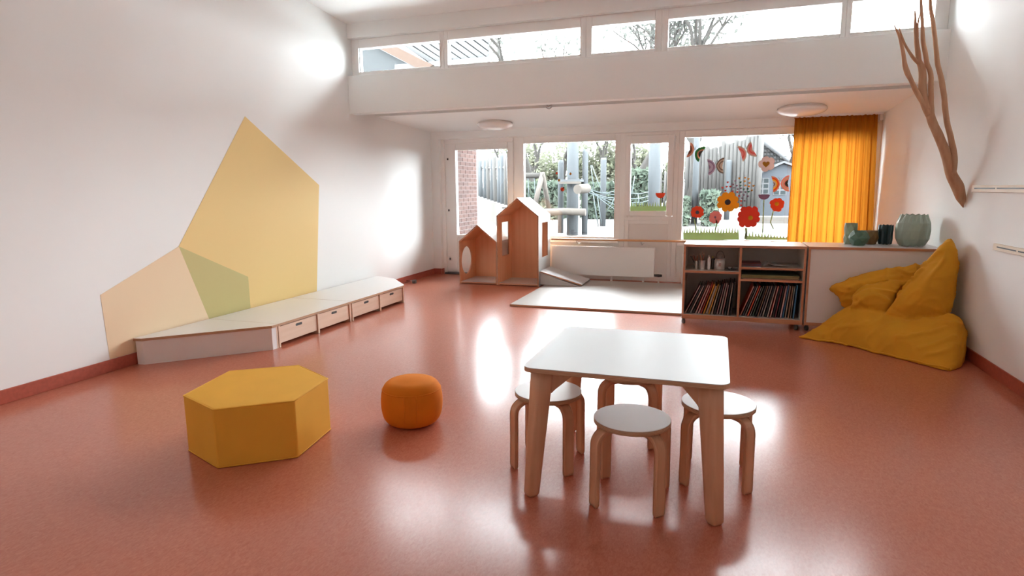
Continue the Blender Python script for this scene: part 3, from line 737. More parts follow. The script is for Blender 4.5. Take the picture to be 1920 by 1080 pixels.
# ---- things on the cabinet's upper shelves
for k, c in {'pc_red': (.35, .06, .04), 'pc_brown': (.24, .10, .05), 'pc_orange': (.5, .16, .05), 'pc_dark': (.05, .05, .06), 'pc_green': (.10, .16, .08), 'pc_yellow': (.5, .35, .04)}.items(): mat(k, c, .5)
SZ = .5675
def tin_can(x, y, r, h, lab):
    t = thing('tin_can', (x, y, SZ), lab, 'tin can', 'pencil tins on the shelf')
    pr = [(r, 0), (r*1.02, .003), (r*.99, .006)]
    for k in range(4): z = h*(.25+.15*k); pr += [(r*.99, z), (r*1.01, z+.004)]
    pr += [(r*.99, h-.006), (r*1.03, h-.003), (r*1.02, h), (r*.94, h), (r*.94, .008), (0, .008)]
    build('can', MB().lathe(pr, (x, y, SZ), 24), 'tin', t)
def pencil(x, y, r, h, k, lab, colr, ang, tilt, L):
    a = R(ang); d = Vector((math.cos(a)*math.sin(R(tilt)), math.sin(a)*math.sin(R(tilt)), math.cos(R(tilt))))
    b = Vector((x, y, SZ+.012)) - Vector((math.cos(a), math.sin(a), 0))*r*.3
    e = b+d*L
    t = thing('pencil', b, lab, 'pencil', 'pencils in the tins')
    build('shaft', MB().tube([b, e-d*.016], .0042, 6), colr, t); build('tip', MB().tube([e-d*.016, e], [.0042, .0006], 6), 'birch', t)
ty = CY0+.14
tin_can(-.188, ty+.03, .024, .085, 'small tin can of pencils, leftmost on the shelf')
tin_can(-.130, ty, .034, .095, 'larger tin can of pencils beside the leftmost tin')
pcs = ['pc_red', 'pc_brown', 'pc_orange', 'pc_dark', 'pc_green']
nm = {'pc_red': 'red', 'pc_brown': 'brown', 'pc_orange': 'orange', 'pc_dark': 'black', 'pc_green': 'green', 'pc_yellow': 'yellow'}
for i, (ang, tilt, L) in enumerate([(180, 24, .15), (170, 16, .15), (200, 30, .16), (20, 6, .14)]):
    cc = ['pc_brown', 'pc_red', 'pc_dark', 'pc_orange'][i]
    pencil(-.188, ty+.03, .024, .085, i, '%s pencil standing in the leftmost small tin' % nm[cc], cc, ang, tilt, L)
for i, (ang, tilt, L) in enumerate([(180, 14, .16), (120, 6, .175), (10, 10, .16), (60, 14, .165), (300, 5, .15)]):
    cc = ['pc_orange', 'pc_brown', 'pc_red', 'pc_dark', 'pc_green'][i]
    pencil(-.130, ty, .034, .095, i, '%s pencil standing in the larger tin' % nm[cc], cc, ang, tilt, L)
def bottle(x, y, r, h, m, cap, lab):
    t = thing('paint_bottle', (x, y, SZ), lab, 'bottle', 'paint bottles on the shelf')
    build('bottle_body', MB().lathe([(r*.95, 0), (r, .004), (r, h*.75), (r*.5, h*.85), (r*.5, h*.88)], (x, y, SZ), 20), m, t)
    build('cap', MB().lathe([(r*.55, h*.87), (r*.55, h), (r*.3, h)], (x, y, SZ), 16), cap, t)
bottle(-.062, ty-.01, .016, .15, 'bluewhite', 'lamwhite', 'slim white paint bottle between pencils and tea tin')
bottle(-.028, ty+.02, .014, .135, 'darkgrey', 'pc_yellow', 'slim dark bottle with yellow cap beside the white one')
bottle(-.010, ty+.06, .018, .11, 'bluewhite', 'darkgrey', 'short white bottle with dark cap behind the metal tin')
t = thing('handled_tin', (.045, ty-.02, SZ), 'pale metal tin with red marks and a wire handle', 'tin')
tx, tyy = .045, ty-.02
build('tin_body', MB().lathe([(.046, 0), (.048, .004), (.047, .115), (.049, .118), (.047, .121), (.036, .124), (.020, .126), (.020, .150), (0, .150)], (tx, tyy, SZ), 32), 'tin', t)
build('wrapper', MB().lathe([(.0482, .012), (.0482, .108)], (tx, tyy, SZ), 32), 'lamwhite', t)
for dx in (-.006, .006): build('red_mark', MB().box(-.0022, .0022, -.001, .001, -.018, .018, M=Matrix.Translation((tx+dx, tyy-.0488, SZ+.06)) @ Matrix.Rotation(R(8), 4, 'Y')), 'pc_red', t)
build('wire_handle', MB().tube([(tx+.042*math.cos(a), tyy, SZ+.122+.075*math.sin(a)) for a in np.linspace(0, math.pi, 15)], .003, 6), 'darkgrey', t)
t = thing('tray_of_scraps', (.15, ty, SZ), 'small dark dish with loose craft scraps on the left shelf', 'dish')
build('dish', MB().lathe([(.03, .003), (.058, .010), (.062, .018), (.056, .016), (.03, .008), (0, .007)], (.155, ty, SZ), 24), 'darkgrey', t)
for i in range(7):
    a = i*.9; q = Vector((.155+.03*math.cos(a), ty+.03*math.sin(a), SZ+.02))
    build('scrap', MB().tube([q, q+Vector((.02*math.cos(a*2), .012, .006)), q+Vector((.035*math.cos(a*2.3), .01, .003))], .004, 6), ['tin', 'pc_brown', 'bluewhite'][i % 3], t)
# right shelves: paper stacks
def stack(name, x0, x1, y0, y1, z, sheets, lab, cat):
    t = thing(name, ((x0+x1)/2, (y0+y1)/2, z), lab, cat)
    for i, (m_, th, dx) in enumerate(sheets):
        build('sheet', MB().box(x0+dx, x1+dx*.5, y0+abs(dx)*.4, y1, z, z+th), m_, t, bevel=.0015); z += th+.0004
    return t
for k, c in {'fold_maroon': (.16, .05, .06), 'fold_navy': (.06, .07, .11), 'fold_olive': (.26, .22, .09), 'fold_red': (.45, .10, .06), 'fold_green': (.12, .18, .10)}.items(): mat(k, c, .6, vary=.12, vscale=20)
stack('folded_cloth', cm+.014, cm+.20, CY0+.05, CY0+.30, .6185, [('fold_navy', .010, .0), ('fold_maroon', .009, -.0), ('fold_navy', .006, -.0), ('fold_maroon', .008, .0)], 'flat stack of dark red and navy folders on the upper right shelf', 'folders')
stack('paper_stack', cm+.014, cx1-eth-.03, CY0+.03, CY0+.36, .4985, [('fold_red', .006, .008), ('fold_green', .006, .002), ('fold_olive', .014, .0), ('fold_olive', .012, .006), ('fold_green', .004, .0)], 'olive and red craft paper stack on the middle right shelf', 'paper')
sheet('plastic_film', (.62, .62, .60), .6)
t = thing('plastic_wrap', (.62, CY0+.18, .6185), 'crumpled clear plastic film on the upper right shelf', 'plastic film')
P = []
for i in range(26):
    rowp = []
    for j in range(14):
        x = .45+.34*i/25; y = CY0+.06+.24*j/13
        z = .6195+.045*max(0, noise.noise((x*14, y*14, 1.3)))**.8+.05*math.exp(-((x-.50)/.03)**2)*(.5+.5*noise.noise((y*20, 3, 1)))
        rowp.append((x, y, z))
    P.append(rowp)
build('film', MB().grid(P, smooth=False), 'plastic_film', t)

# ---- faceted vases
def facet_vase(x, y, rings, n, m_, lab, twist=True, zig=0):
    """rings: list of (r, z); alternate rings are turned by half a step to give diamond facets"""
    t = thing('vase', (x, y, CZ1), lab, 'vase', 'faceted vases on the cabinet')
    mb = MB(); L = []
    for i, (r, z) in enumerate(rings):
        off = (.5 if (i % 2 and twist) else 0)
        ring = []
        for k in range(n):
            a = 2*math.pi*(k+off)/n; ring.append(len(mb.v)); mb.v.append((x+r*math.cos(a), y+r*math.sin(a), CZ1+z))
        L.append(ring)
    for i in range(len(L)-1):
        for k in range(n):
            k2 = (k+1) % n
            if twist:
                if i % 2 == 0: tr = [[L[i][k], L[i][k2], L[i+1][k]], [L[i+1][k], L[i][k2], L[i+1][k2]]]
                else: tr = [[L[i][k], L[i+1][k2], L[i+1][k]], [L[i][k], L[i][k2], L[i+1][k2]]]
            else: tr = [[L[i][k], L[i][k2], L[i+1][k2], L[i+1][k]]]
            for f in tr: mb.f.append(f); mb.m.append(0); mb.sm.append(False)
    mb.f.append(L[0][::-1]); mb.m.append(0); mb.sm.append(False)
    build('vase_body', mb, m_, t)
    rr = rings[-1][0]
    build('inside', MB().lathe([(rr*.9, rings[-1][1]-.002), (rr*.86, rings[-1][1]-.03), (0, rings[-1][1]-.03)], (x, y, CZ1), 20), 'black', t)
    return t
mat('v_sage', (.30, .37, .25), .45); mat('v_green', (.07, .15, .10), .4); mat('v_brown', (.20, .125, .045), .45); mat('v_teal', (.012, .045, .055), .3); mat('v_pale', (.34, .44, .37), .35)
facet_vase(1.272, 6.85, [(.056, 0), (.062, .05), (.056, .10), (.062, .15), (.058, .208)], 7, 'v_sage', 'tall sage green faceted vase behind the dark green one')
facet_vase(1.318, 6.685, [(.055, 0), (.082, .045), (.096, .075), (.080, .115), (.055, .145)], 7, 'v_green', 'squat dark green diamond-faceted vase')
facet_vase(1.450, 6.86, [(.055, 0), (.075, .06), (.070, .10), (.062, .135)], 9, 'v_brown', 'small brown faceted vase beside the dark green one')
def pleat_vase(x, y, prof, n, m_, lab, depth, zig):
    t = thing('vase', (x, y, CZ1), lab, 'vase', 'faceted vases on the cabinet')
    mb = MB(); N = 2*n; L = []
    for i, (r, z, dpt) in enumerate(prof):
        ring = []
        for k in range(N):
            odd = k % 2; a = 2*math.pi*k/N; rr = r*(1-(dpt if odd else 0))
            zz = z + (zig*(1 if odd else -1)*-.5 if i in (0, len(prof)-1) else 0) + (zig if i == 0 else 0)*.5
            ring.append(len(mb.v)); mb.v.append((x+rr*math.cos(a), y+rr*math.sin(a), CZ1+zz))
        L.append(ring)
    for i in range(len(L)-1):
        for k in range(N):
            k2 = (k+1) % N
            mb.f.append([L[i][k], L[i][k2], L[i+1][k2], L[i+1][k]]); mb.m.append(0); mb.sm.append(False)
    build('vase_body', mb, m_, t)
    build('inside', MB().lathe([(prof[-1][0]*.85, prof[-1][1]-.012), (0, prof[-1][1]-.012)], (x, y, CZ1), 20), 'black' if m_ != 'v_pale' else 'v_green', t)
pleat_vase(1.585, 6.88, [(.064, 0, .10), (.068, .05, .10), (.066, .10, .14), (.069, .15, .10), (.066, .190, .12)], 11, 'v_teal', 'dark teal pleated vase in the middle of the row', .1, .008)
pleat_vase(1.782, 6.745, [(.112, 0, .10), (.140, .07, .02), (.148, .15, .05), (.142, .22, .02), (.112, .298, .10)], 13, 'v_pale', 'large pale green pleated vase at the right end', .1, .012)

# ---- curtain
t = thing('curtain', (1.43, 9.1, .3), 'bright orange curtain drawn at the right of the window', 'curtain')
NU, NV = 260, 24; P = []
def fold(u, s):
    a = 0.030*math.sin(2*math.pi*(u*11+.35*math.sin(u*9))) + .012*math.sin(2*math.pi*(u*23+.8)) + .010*math.sin(2*math.pi*u*5.3+1)
    return a*(.55+.45*s)
for i in range(NU):
    u = i/(NU-1); rowp = []
    for j in range(NV):
        s = 1-j/(NV-1); z = .56+(2.322-.56)*(1-s)
        xl = .925+.03*s*0-.012*s; xr = 1.905+.055*s
        f = fold(u, s) + .010*math.sin(2*math.pi*u*38+2)*max(0, 1-s*9)
        rowp.append((xl+(xr-xl)*u + .012*math.sin(2*math.pi*u*11+1.2)*(.3+.7*s), 9.155+f*.85, z))
    P.append(rowp)
build('cloth', MB().grid(P), 'curtain', t)
build('curtain_rail', MB().box(.85, 1.97, 9.15, 9.18, 2.325, 2.352), 'frame', t, bevel=.003)
build('rail_end', MB().box(1.925, 1.965, 9.12, 9.21, 2.25, 2.325), 'laminterior', t, bevel=.003)
build('gathering_tape', MB().tube([(.925+.98*u, 9.155+fold(u, 0)*.85, 2.318+.006*math.sin(u*120)) for u in np.linspace(0, 1, 150)], .006, 6), 'curtain', t)

# ---- slotted rails on the right wall
def ledge(y0, z0, z1, slots, lab):
    t = thing('wall_rail', (XR-.012, (y0+1.2)/2, z0), lab, 'rail', 'slotted wooden wall rails')
    build('board', MB().box(XR-.024, XR, .9, y0, z0, z1), 'pale_rail', t, bevel=.003)
    zm = (z0+z1)/2+.003
    for a, b in slots: build('slot', MB().box(XR-.0255, XR-.022, b, a, zm-.0045, zm+.0045), 'black', t)
ledge(5.985, 1.352, 1.406, [(5.925, 5.53), (5.50, 5.0), (4.97, 4.5), (4.47, 4.0)], 'pale wooden slotted rail, the higher one on the right wall')
ledge(5.450, .927, .976, [(5.380, 5.07), (5.04, 4.6), (4.57, 4.1)], 'pale wooden slotted rail, the lower one on the right wall')

# ---- driftwood branch on the right wall
t = thing('driftwood_branch', (1.97, 6.15, 1.225), 'bare forked driftwood branch fixed upright on the right wall', 'branch')
def sm(pts, n=6):
    out = []
    P_ = [Vector(p) for p in pts]; P_ = [P_[0]*2-P_[1]]+P_+[P_[-1]*2-P_[-2]]
    for i in range(1, len(P_)-2):
        for k in range(n):
            s = k/n; a, b, c, e = P_[i-1:i+3]
            out.append(.5*((2*b)+(c-a)*s+(2*a-5*b+4*c-e)*s*s+(3*b-a-3*c+e)*s**3))
    out.append(P_[-2]); return out
def br(name, px, yy, rad):
    n = len(px); pts = [on_y(q[0], q[1], yy[0]+(yy[1]-yy[0])*i/(n-1)) for i, q in enumerate(px)]
    S = sm(pts); rr = np.interp(np.linspace(0, 1, len(S)), np.linspace(0, 1, len(rad)), rad)
    rr = [r*(1+.10*noise.noise((p.z*14, p.x*9, 2))) for r, p in zip(rr, S)]
    S = [p+Vector((.005*noise.noise((p.z*9, 1, p.x)), 0, 0)) for p in S]
    build(name, MB().tube(S, rr, 10), 'drift', t)
br('trunk', [(1806, 389), (1802, 372), (1794, 348), (1783, 325), (1776, 297), (1763, 262), (1748, 228), (1741, 206)], (6.17, 6.03), [.004, .036, .047, .042, .038, .036, .034, .030])
br('branch', [(1743, 216), (1733, 190), (1730, 160), (1729, 128), (1723, 112), (1719, 85), (1717, 55), (1716, 20)], (6.03, 5.99), [.030, .032, .030, .026, .020, .018, .014, .006])
br('branch', [(1742, 205), (1725, 183), (1708, 150), (1701, 135), (1694, 105), (1687, 70), (1677, 47)], (6.02, 5.96), [.024, .020, .018, .021, .015, .012, .004])
br('branch', [(1746, 222), (1746, 190), (1745, 140), (1738, 115), (1731, 80), (1730, 50), (1728, 15), (1727, -15)], (6.02, 5.95), [.022, .020, .019, .018, .016, .014, .012, .010])
br('branch', [(1786, 325), (1789, 300), (1784, 265), (1774, 220), (1769, 170), (1757, 110), (1752, 60), (1745, 10), (1747, -20)], (6.09, 6.0), [.026, .026, .022, .021, .020, .018, .016, .013, .011])
br('twig', [(1725, 120), (1712, 108), (1700, 90), (1692, 72), (1686, 50)], (6.01, 5.94), [.015, .012, .010, .008, .003])
br('twig', [(1720, 70), (1722, 40), (1728, 18)], (6.0, 5.97), [.010, .007, .003])

# ================================================================== BEANBAG
def bez(net, u, v):
    n = len(net)-1; m_ = len(net[0])-1; p = Vector((0, 0, 0))
    for i in range(n+1):
        bu = math.comb(n, i)*u**i*(1-u)**(n-i)
        for j in range(m_+1):
            p += Vector(net[i][j])*(bu*math.comb(m_, j)*v**j*(1-v)**(m_-j))
    return p
def pillow(mb, net, T, a=.6, b=.6, n=30, bias=.5):
    """closed cushion around a Bezier sheet; T thickness, bias share on the +normal side"""
    e = 1e-3; A = []; B = []
    for i in range(n+1):
        ra = []; rb = []
        for j in range(n+1):
            u, v = i/n, j/n; p = bez(net, u, v)
            du = bez(net, min(1, u+e), v)-bez(net, max(0, u-e), v); dv = bez(net, u, min(1, v+e))-bez(net, u, max(0, v-e))
            nn = du.cross(dv); nn = nn.normalized() if nn.length > 1e-12 else Vector((0, 0, 1))
            h = T*(max(0, math.sin(math.pi*u))**a)*(max(0, math.sin(math.pi*v))**b)
            ra.append(p+nn*(h*bias+.006)); rb.append(p-nn*(h*(1-bias)+.006))
        A.append(ra); B.append(rb)
    k0 = len(mb.v); N = n+1
    mb.v += [tuple(p) for r in A for p in r]+[tuple(p) for r in B for p in r]
    o = N*N
    for i in range(n):
        for j in range(n):
            q = [k0+i*N+j, k0+(i+1)*N+j, k0+(i+1)*N+j+1, k0+i*N+j+1]
            mb.f.append(q); mb.f.append([x+o for x in q[::-1]])
    for i in range(n):
        for (p, q) in ((i*N, (i+1)*N), ((i+1)*N+n, i*N+n)): mb.f.append([k0+q, k0+p, k0+p+o, k0+q+o])
        for (p, q) in ((i+1, i), (n*N+i, n*N+i+1)): mb.f.append([k0+q, k0+p, k0+p+o, k0+q+o])
    mb.m = [0]*len(mb.f); mb.sm = [True]*len(mb.f)
oy = lambda px, py, Y: tuple(on_y(px, py, Y))
fl = lambda px, py, z=.01: tuple(on_z(px, py, z))
mb = MB()
# lower cushion: front seam A..B on the floor, back edge towards the corner
A_ = Vector(fl(1497, 632)); B_ = Vector(fl(1782, 694))
n1 = Vector(fl(1590, 648)); n2 = Vector(fl(1690, 672))
cols = [[tuple(A_), (.95, 6.20, .11), (1.06, 6.25, .20), (1.12, 6.33, .16), (1.15, 6.39, .03)],
        [fl(1572, 643), (1.14, 6.01, .185), (1.25, 6.14, .350), (1.28, 6.29, .27), (1.30, 6.39, .03)],
        [fl(1640, 660), (1.335, 5.82, .175), (1.44, 6.00, .300), (1.46, 6.18, .25), (1.50, 6.37, .03)],
        [fl(1710, 677), (1.58, 5.62, .175), (1.66, 5.82, .310), (1.70, 6.05, .28), (1.72, 6.33, .03)],
        [fl(1760, 690), (1.77, 5.46, .150), (1.855, 5.68, .340), (1.90, 5.90, .30), (1.88, 6.24, .03)],
        [tuple(B_), (1.850, 5.46, .080), (1.945, 5.70, .24), (1.965, 5.92, .20), (1.94, 6.16, .03)]]
def crm(P_, n):
    P_ = [Vector(p) for p in P_]; P_ = [P_[0]*2-P_[1]]+P_+[P_[-1]*2-P_[-2]]; out = []
    for i in range(1, len(P_)-2):
        for k in range(n):
            q_ = k/n; a, b, c, e = P_[i-1:i+3]; out.append(.5*((2*b)+(c-a)*q_+(2*a-5*b+4*c-e)*q_*q_+(3*b-a-3*c+e)*q_**3))
    out.append(P_[-2]); return out
fine = [crm(c, 8) for c in cols]; fine = [list(r) for r in zip(*[crm([f[j] for f in fine], 10) for j in range(len(fine[0]))])]
nU, nV = len(fine), len(fine[0])
mb.v += [tuple(p) for r in fine for p in r] + [(p.x, p.y, -.004) for r in fine for p in r]
oo = nU*nV
for i in range(nU-1):
    for j in range(nV-1):
        q_ = [i*nV+j, (i+1)*nV+j, (i+1)*nV+j+1, i*nV+j+1]; mb.f.append(q_); mb.f.append([x+oo for x in q_[::-1]])
for i in range(nU-1):
    for (p, q_) in ((i*nV, (i+1)*nV), ((i+1)*nV+nV-1, i*nV+nV-1)): mb.f.append([q_, p, p+oo, q_+oo])
for j in range(nV-1):
    for (p, q_) in ((j+1, j), ((nU-1)*nV+j, (nU-1)*nV+j+1)): mb.f.append([q_, p, p+oo, q_+oo])
# back wing along the cabinet
D_ = oy(1556, 543, 6.37); Cc = oy(1783, 447, 6.12)
net = [[(1.16, 6.34, .30), oy(1580, 556, 6.33), D_],
       [(1.38, 6.26, .22), oy(1640, 545, 6.24), oy(1640, 497, 6.36)],
       [(1.62, 6.22, .26), oy(1700, 530, 6.22), oy(1715, 506, 6.34)],
       [(1.85, 6.12, .30), oy(1775, 540, 6.12), oy(1765, 490, 6.28)]]
pillow(mb, net, .11, .5, .5, 34, .5)
# right column rising to the tip
net = [[oy(1660, 590, 5.98), oy(1705, 530, 6.03), oy(1750, 478, 6.09), oy(1780, 449, 6.12)],
       [oy(1715, 612, 5.88), oy(1745, 545, 5.98), oy(1768, 488, 6.06), oy(1783, 447, 6.115)],
       [oy(1775, 600, 5.82), oy(1790, 560, 5.95), oy(1789, 500, 6.06), oy(1786, 450, 6.11)]]
pillow(mb, net, .32, .55, .45, 34, .5)
# crumpled folds in the hollow
net = [[oy(1592, 578, 6.10), oy(1600, 562, 6.16), oy(1620, 550, 6.24)], [oy(1625, 575, 6.04), oy(1630, 556, 6.10), oy(1650, 540, 6.20)], [oy(1665, 585, 6.04), oy(1672, 565, 6.10), oy(1690, 538, 6.20)]]
pillow(mb, net, .13, .6, .6, 20, .5)
net = [[oy(1600, 560, 6.2), oy(1608, 552, 6.2), oy(1618, 546, 6.24)], [oy(1640, 548, 6.14), oy(1642, 540, 6.16), oy(1648, 533, 6.22)], [oy(1690, 545, 6.14), oy(1690, 538, 6.16), oy(1694, 530, 6.22)]]
pillow(mb, net, .07, .6, .6, 18, .5)
tmp_me = bpy.data.meshes.new('tmp'); tmp_me.from_pydata(mb.v, [], mb.f); tmp = bpy.data.objects.new('tmp', tmp_me); COL.objects.link(tmp)
rm = tmp.modifiers.new('r', 'REMESH'); rm.mode = 'VOXEL'; rm.voxel_size = .0115
s1 = tmp.modifiers.new('s', 'SMOOTH'); s1.factor = .5; s1.iterations = 5
dg = bpy.context.evaluated_depsgraph_get(); ev = tmp.evaluated_get(dg)
bme = bpy.data.meshes.new_from_object(ev)
bpy.data.objects.remove(tmp)
bme.update()
nv = len(bme.vertices); co = np.empty(nv*3); bme.vertices.foreach_get('co', co); co = co.reshape(-1, 3)
no = np.empty(nv*3); bme.vertices.foreach_get('normal', no); no = no.reshape(-1, 3)
tipc = Vector(Cc); hub = Vector((1.93, 5.75, .30))
for i in range(nv):
    x, y, z = co[i]
    d = .012*noise.noise(Vector((x*4, y*4, z*4)))
    # folds fanning out from the tip
    dx, dz = x-tipc.x, tipc.z-z; ra = math.hypot(dx, dz)
    th = math.atan2(dx, dz+.02)+.10*noise.noise(Vector((x*5, y*5, z*5)))
    if z > .30: d += .030*math.exp(-(math.sin(th*7+.4)/.35)**2)*min(1, ra*5)*max(0, 1-ra*1.15)
    # creases gathered at the right end of the seat
    ex, ey, ez = x-hub.x, y-hub.y, z-hub.z; rb = math.sqrt(ex*ex+ey*ey+ez*ez)
    ph = math.atan2(ez, math.hypot(ex, ey))+.25*noise.noise(Vector((x*3, y*3, z*3)))
    if z < .42: d += .013*math.exp(-(math.sin(ph*7)/.45)**2)*max(0, 1-rb*1.5)*min(1, rb*9)
    # crumples in the hollow and along the wing
    wv = (1-abs(noise.noise(Vector((x*5+z*3, y*4, z*11)))))**5
    d += .022*wv*max(0, min(1, (z-.22)*6))*max(0, min(1, (y-5.98)*8))
    w2 = (1-abs(noise.noise(Vector((x*10, y*6, z*8-x*4)))))**6
    d += .007*w2
    co[i] += no[i]*d
# sewn-in folds: ridges along curves that lie on the cover
from mathutils.bvhtree import BVHTree
from mathutils.kdtree import KDTree
bv0 = BVHTree.FromPolygons([tuple(c_) for c_ in co], [tuple(p.vertices) for p in bme.polygons])
folds = [([(1783, 452), (1765, 490), (1735, 530), (1700, 562)], 6.00, .020), ([(1786, 455), (1783, 500), (1775, 545), (1756, 585)], 5.96, .020), ([(1775, 462), (1745, 505), (1712, 542), (1686, 566)], 6.02, .016),
         ([(1788, 470), (1789, 515), (1788, 555)], 5.98, .014), ([(1795, 600), (1760, 612), (1715, 620), (1670, 618)], 5.6, .014), ([(1797, 622), (1755, 640), (1715, 645)], 5.5, .014), ([(1790, 648), (1765, 662), (1735, 662)], 5.45, .012),
         ([(1572, 547), (1620, 531), (1680, 524), (1735, 510)], 6.28, .016), ([(1588, 560), (1622, 546), (1668, 537), (1700, 528)], 6.2, .018), ([(1604, 572), (1632, 556), (1652, 560), (1668, 576)], 6.08, .018),
         ([(1540, 622), (1580, 612), (1630, 622)], 6.0, .010), ([(1600, 560), (1615, 568), (1640, 583)], 6.1, -.018), ([(1664, 578), (1690, 592), (1740, 598), (1795, 583)], 5.85, -.020), ([(1690, 545), (1720, 520), (1748, 494)], 6.15, -.022)]
samp = []
for pts_, Y_, am_ in folds:
    for p in sm([on_y(*q_, Y_) for q_ in pts_], 12):
        l_, n_, _, _ = bv0.find_nearest(p); samp.append((l_, am_))
kd = KDTree(len(samp))
for i, (l_, am_) in enumerate(samp): kd.insert(l_, i)
kd.balance()
for i in range(nv):
    acc = {}
    for (p, k_, dist) in kd.find_range(Vector(co[i]), .07):
        am_ = samp[k_][1]
        if am_ not in acc or dist < acc[am_]: acc[am_] = dist
    for am_, dist in acc.items(): co[i] += no[i]*am_*math.exp(-(dist/.020)**2)
co[:, 2] = np.maximum(co[:, 2], .003 + .0*co[:, 2]); co[:, 0] = np.minimum(co[:, 0], XR-.016)
co[:, 1] = np.where((co[:, 1] > 6.44) & (co[:, 2] < .86), 6.44, co[:, 1])
bme.vertices.foreach_set('co', co.ravel()); bme.update()
bvh = BVHTree.FromPolygons([tuple(c_) for c_ in co], [tuple(p.vertices) for p in bme.polygons])
def snap(P_):
    out = []
    for p in P_:
        l_, n_, _, _ = bvh.find_nearest(Vector(p)); out.append(l_+n_*.002)
    return out
t = thing('beanbag', (1.45, 5.95, 0), 'big mustard yellow beanbag slumped in the corner against the wall', 'beanbag')
bme.transform(Matrix.Translation((-1.45, -5.95, 0)))
bme.materials.clear(); bme.materials.append(MATS['mustard_bean'])
bme.polygons.foreach_set('use_smooth', [True]*len(bme.polygons))
ob = bpy.data.objects.new('cover', bme); COL.objects.link(ob); ob.parent = t
seam = [bez([[A_, A_], [n1, n1], [n2, n2], [B_, B_]], u, .5) for u in np.linspace(0, 1, 50)]
seam = [p+Vector((-.004, -.004, .006+.004*math.sin(i*.7))) for i, p in enumerate(seam)]
build('seam_piping', MB().tube(snap(seam), .009, 8), 'mustard_bean', t)
wt = [Vector(D_), Vector(oy(1600, 519, 6.38)), Vector(oy(1650, 506, 6.37)), Vector(oy(1715, 503, 6.35)), Vector(oy(1752, 486, 6.26)), Vector(oy(1772, 459, 6.15)), Vector(Cc)]
build('seam_piping', MB().tube(snap(sm(wt, 6)), .008, 8), 'mustard_bean', t)
rt = [Vector(Cc), Vector(oy(1790, 490, 6.10)), Vector(oy(1789, 540, 6.02))]
build('seam_piping', MB().tube(snap(sm(rt, 6)), .008, 8), 'mustard_bean', t)

# ================================================================== STICKERS ON THE GLASS
SY = GY-.0035
def flat(name, pts, m_, parent=None, lift=0, th=.0012):
    mb = MB().prism([(p[0], SY-lift, p[1]) for p in pts], (0, th, 0)); return build(name, mb, m_, parent, fixn=True)
def gl(px, py): p = on_y(px, py, SY); return (p.x, p.z)
Z2 = lambda x, y: gl(1270+x/8.309, 240+y/8.309)
Z3 = lambda x, y: gl(1270+x/8.309, 340+y/8.309)
SC = (on_y(1400, 350, SY)-on_y(1399, 350, SY)).length      # metres per pixel on the glass
def sthing(name, c, lab, cat, group=None): return thing(name, (c[0], SY, c[1]), lab, cat, group)
def disc(c, r, n=20, ry=None): return [(c[0]+r*math.cos(2*math.pi*k/n), c[1]+(ry or r)*math.sin(2*math.pi*k/n)) for k in range(n)]
def petals(c, r, n, depth, seed=0, per=8):
    rs = random.Random(seed); pts = []
    am = [1+rs.uniform(-.08, .08) for _ in range(n)]
    for k in range(n*per):
        a = 2*math.pi*k/(n*per); ph = (k % per)/per
        q = r*am[k//per]*(1-depth*(1-abs(math.sin(math.pi*ph))**.55)); pts.append((c[0]+q*math.cos(a), c[1]+q*math.sin(a)))
    return pts
def flower(c, r, n, dep, pm, cc, cr, cm_, lab, seed):
    t = sthing('flower_sticker', c, lab, 'sticker', 'paper flowers on the window')
    flat('petals', petals(c, r, n, dep, seed), PAPER[pm], t); flat('flower_centre', disc(cc, cr), PAPER[cm_], t, .0014); return t
k8 = SC/8.309
f1 = flower(Z3(790, 325), 180*k8, 8, .20, 'yellow', Z3(785, 325), 48*k8, 'slate', 'large yellow paper flower with dark centre on the window', 3)
for k in range(6):
    c = Z3(785, 325); a = k*1.05+.3
    flat('petal_line', [(c[0]+math.cos(a)*70*k8-math.sin(a)*4*k8, c[1]+math.sin(a)*70*k8+math.cos(a)*4*k8), (c[0]+math.cos(a)*120*k8, c[1]+math.sin(a)*120*k8), (c[0]+math.cos(a)*70*k8+math.sin(a)*4*k8, c[1]+math.sin(a)*70*k8-math.cos(a)*4*k8)], PAPER['mustard'], f1, .0014)
flower(Z3(312, 482), 105*k8, 9, .13, 'orange', Z3(312, 484), 32*k8, 'slate', 'small orange-red paper flower with grey centre, leftmost on the window', 5)
flower(Z3(590, 560), 108*k8, 9, .12, 'pink', Z3(590, 560), 20*k8, 'purple', 'pink scalloped paper flower on the window', 6)
flower(Z3(1108, 553), 188*k8, 10, .14, 'red', Z3(1140, 570), 38*k8, 'amber', 'largest red paper flower with yellow centre on the window', 8)
flower(Z3(1555, 362), 115*k8, 8, .12, 'orange', Z3(1550, 352), 33*k8, 'amber', 'orange paper flower with yellow centre near the curtain', 9)
def strip(pts, w_): # ribbon polygon
    L, Rr = [], []
    for i, p in enumerate(pts):
        a = pts[max(i-1, 0)]; b = pts[min(i+1, len(pts)-1)]; d = Vector((b[0]-a[0], b[1]-a[1])).normalized()
        ww = w_[i] if hasattr(w_, '__len__') else w_
        L.append((p[0]-d.y*ww, p[1]+d.x*ww)); Rr.append((p[0]+d.y*ww, p[1]-d.x*ww))
    return L+Rr[::-1]
def stem(pts, lab, w_=9*k8): o = flat('stem_sticker', strip(pts, w_), PAPER['stem']); tag(o, lab, 'sticker', 'paper stems on the window')
stem([Z3(265, 585), Z3(275, 650), Z3(300, 770)], 'green paper stem under the leftmost orange-red flower')
stem([Z3(605, 600), Z3(615, 660), Z3(590, 760)], 'green paper stem under the pink paper flower')
stem([Z3(1068, 725), Z3(1075, 800), Z3(1055, 900)], 'green paper stem under the largest red flower', 18*k8)
stem([Z3(1348, 290), Z3(1340, 500), Z3(1328, 800)], 'long green paper stem under the purple cup flower')
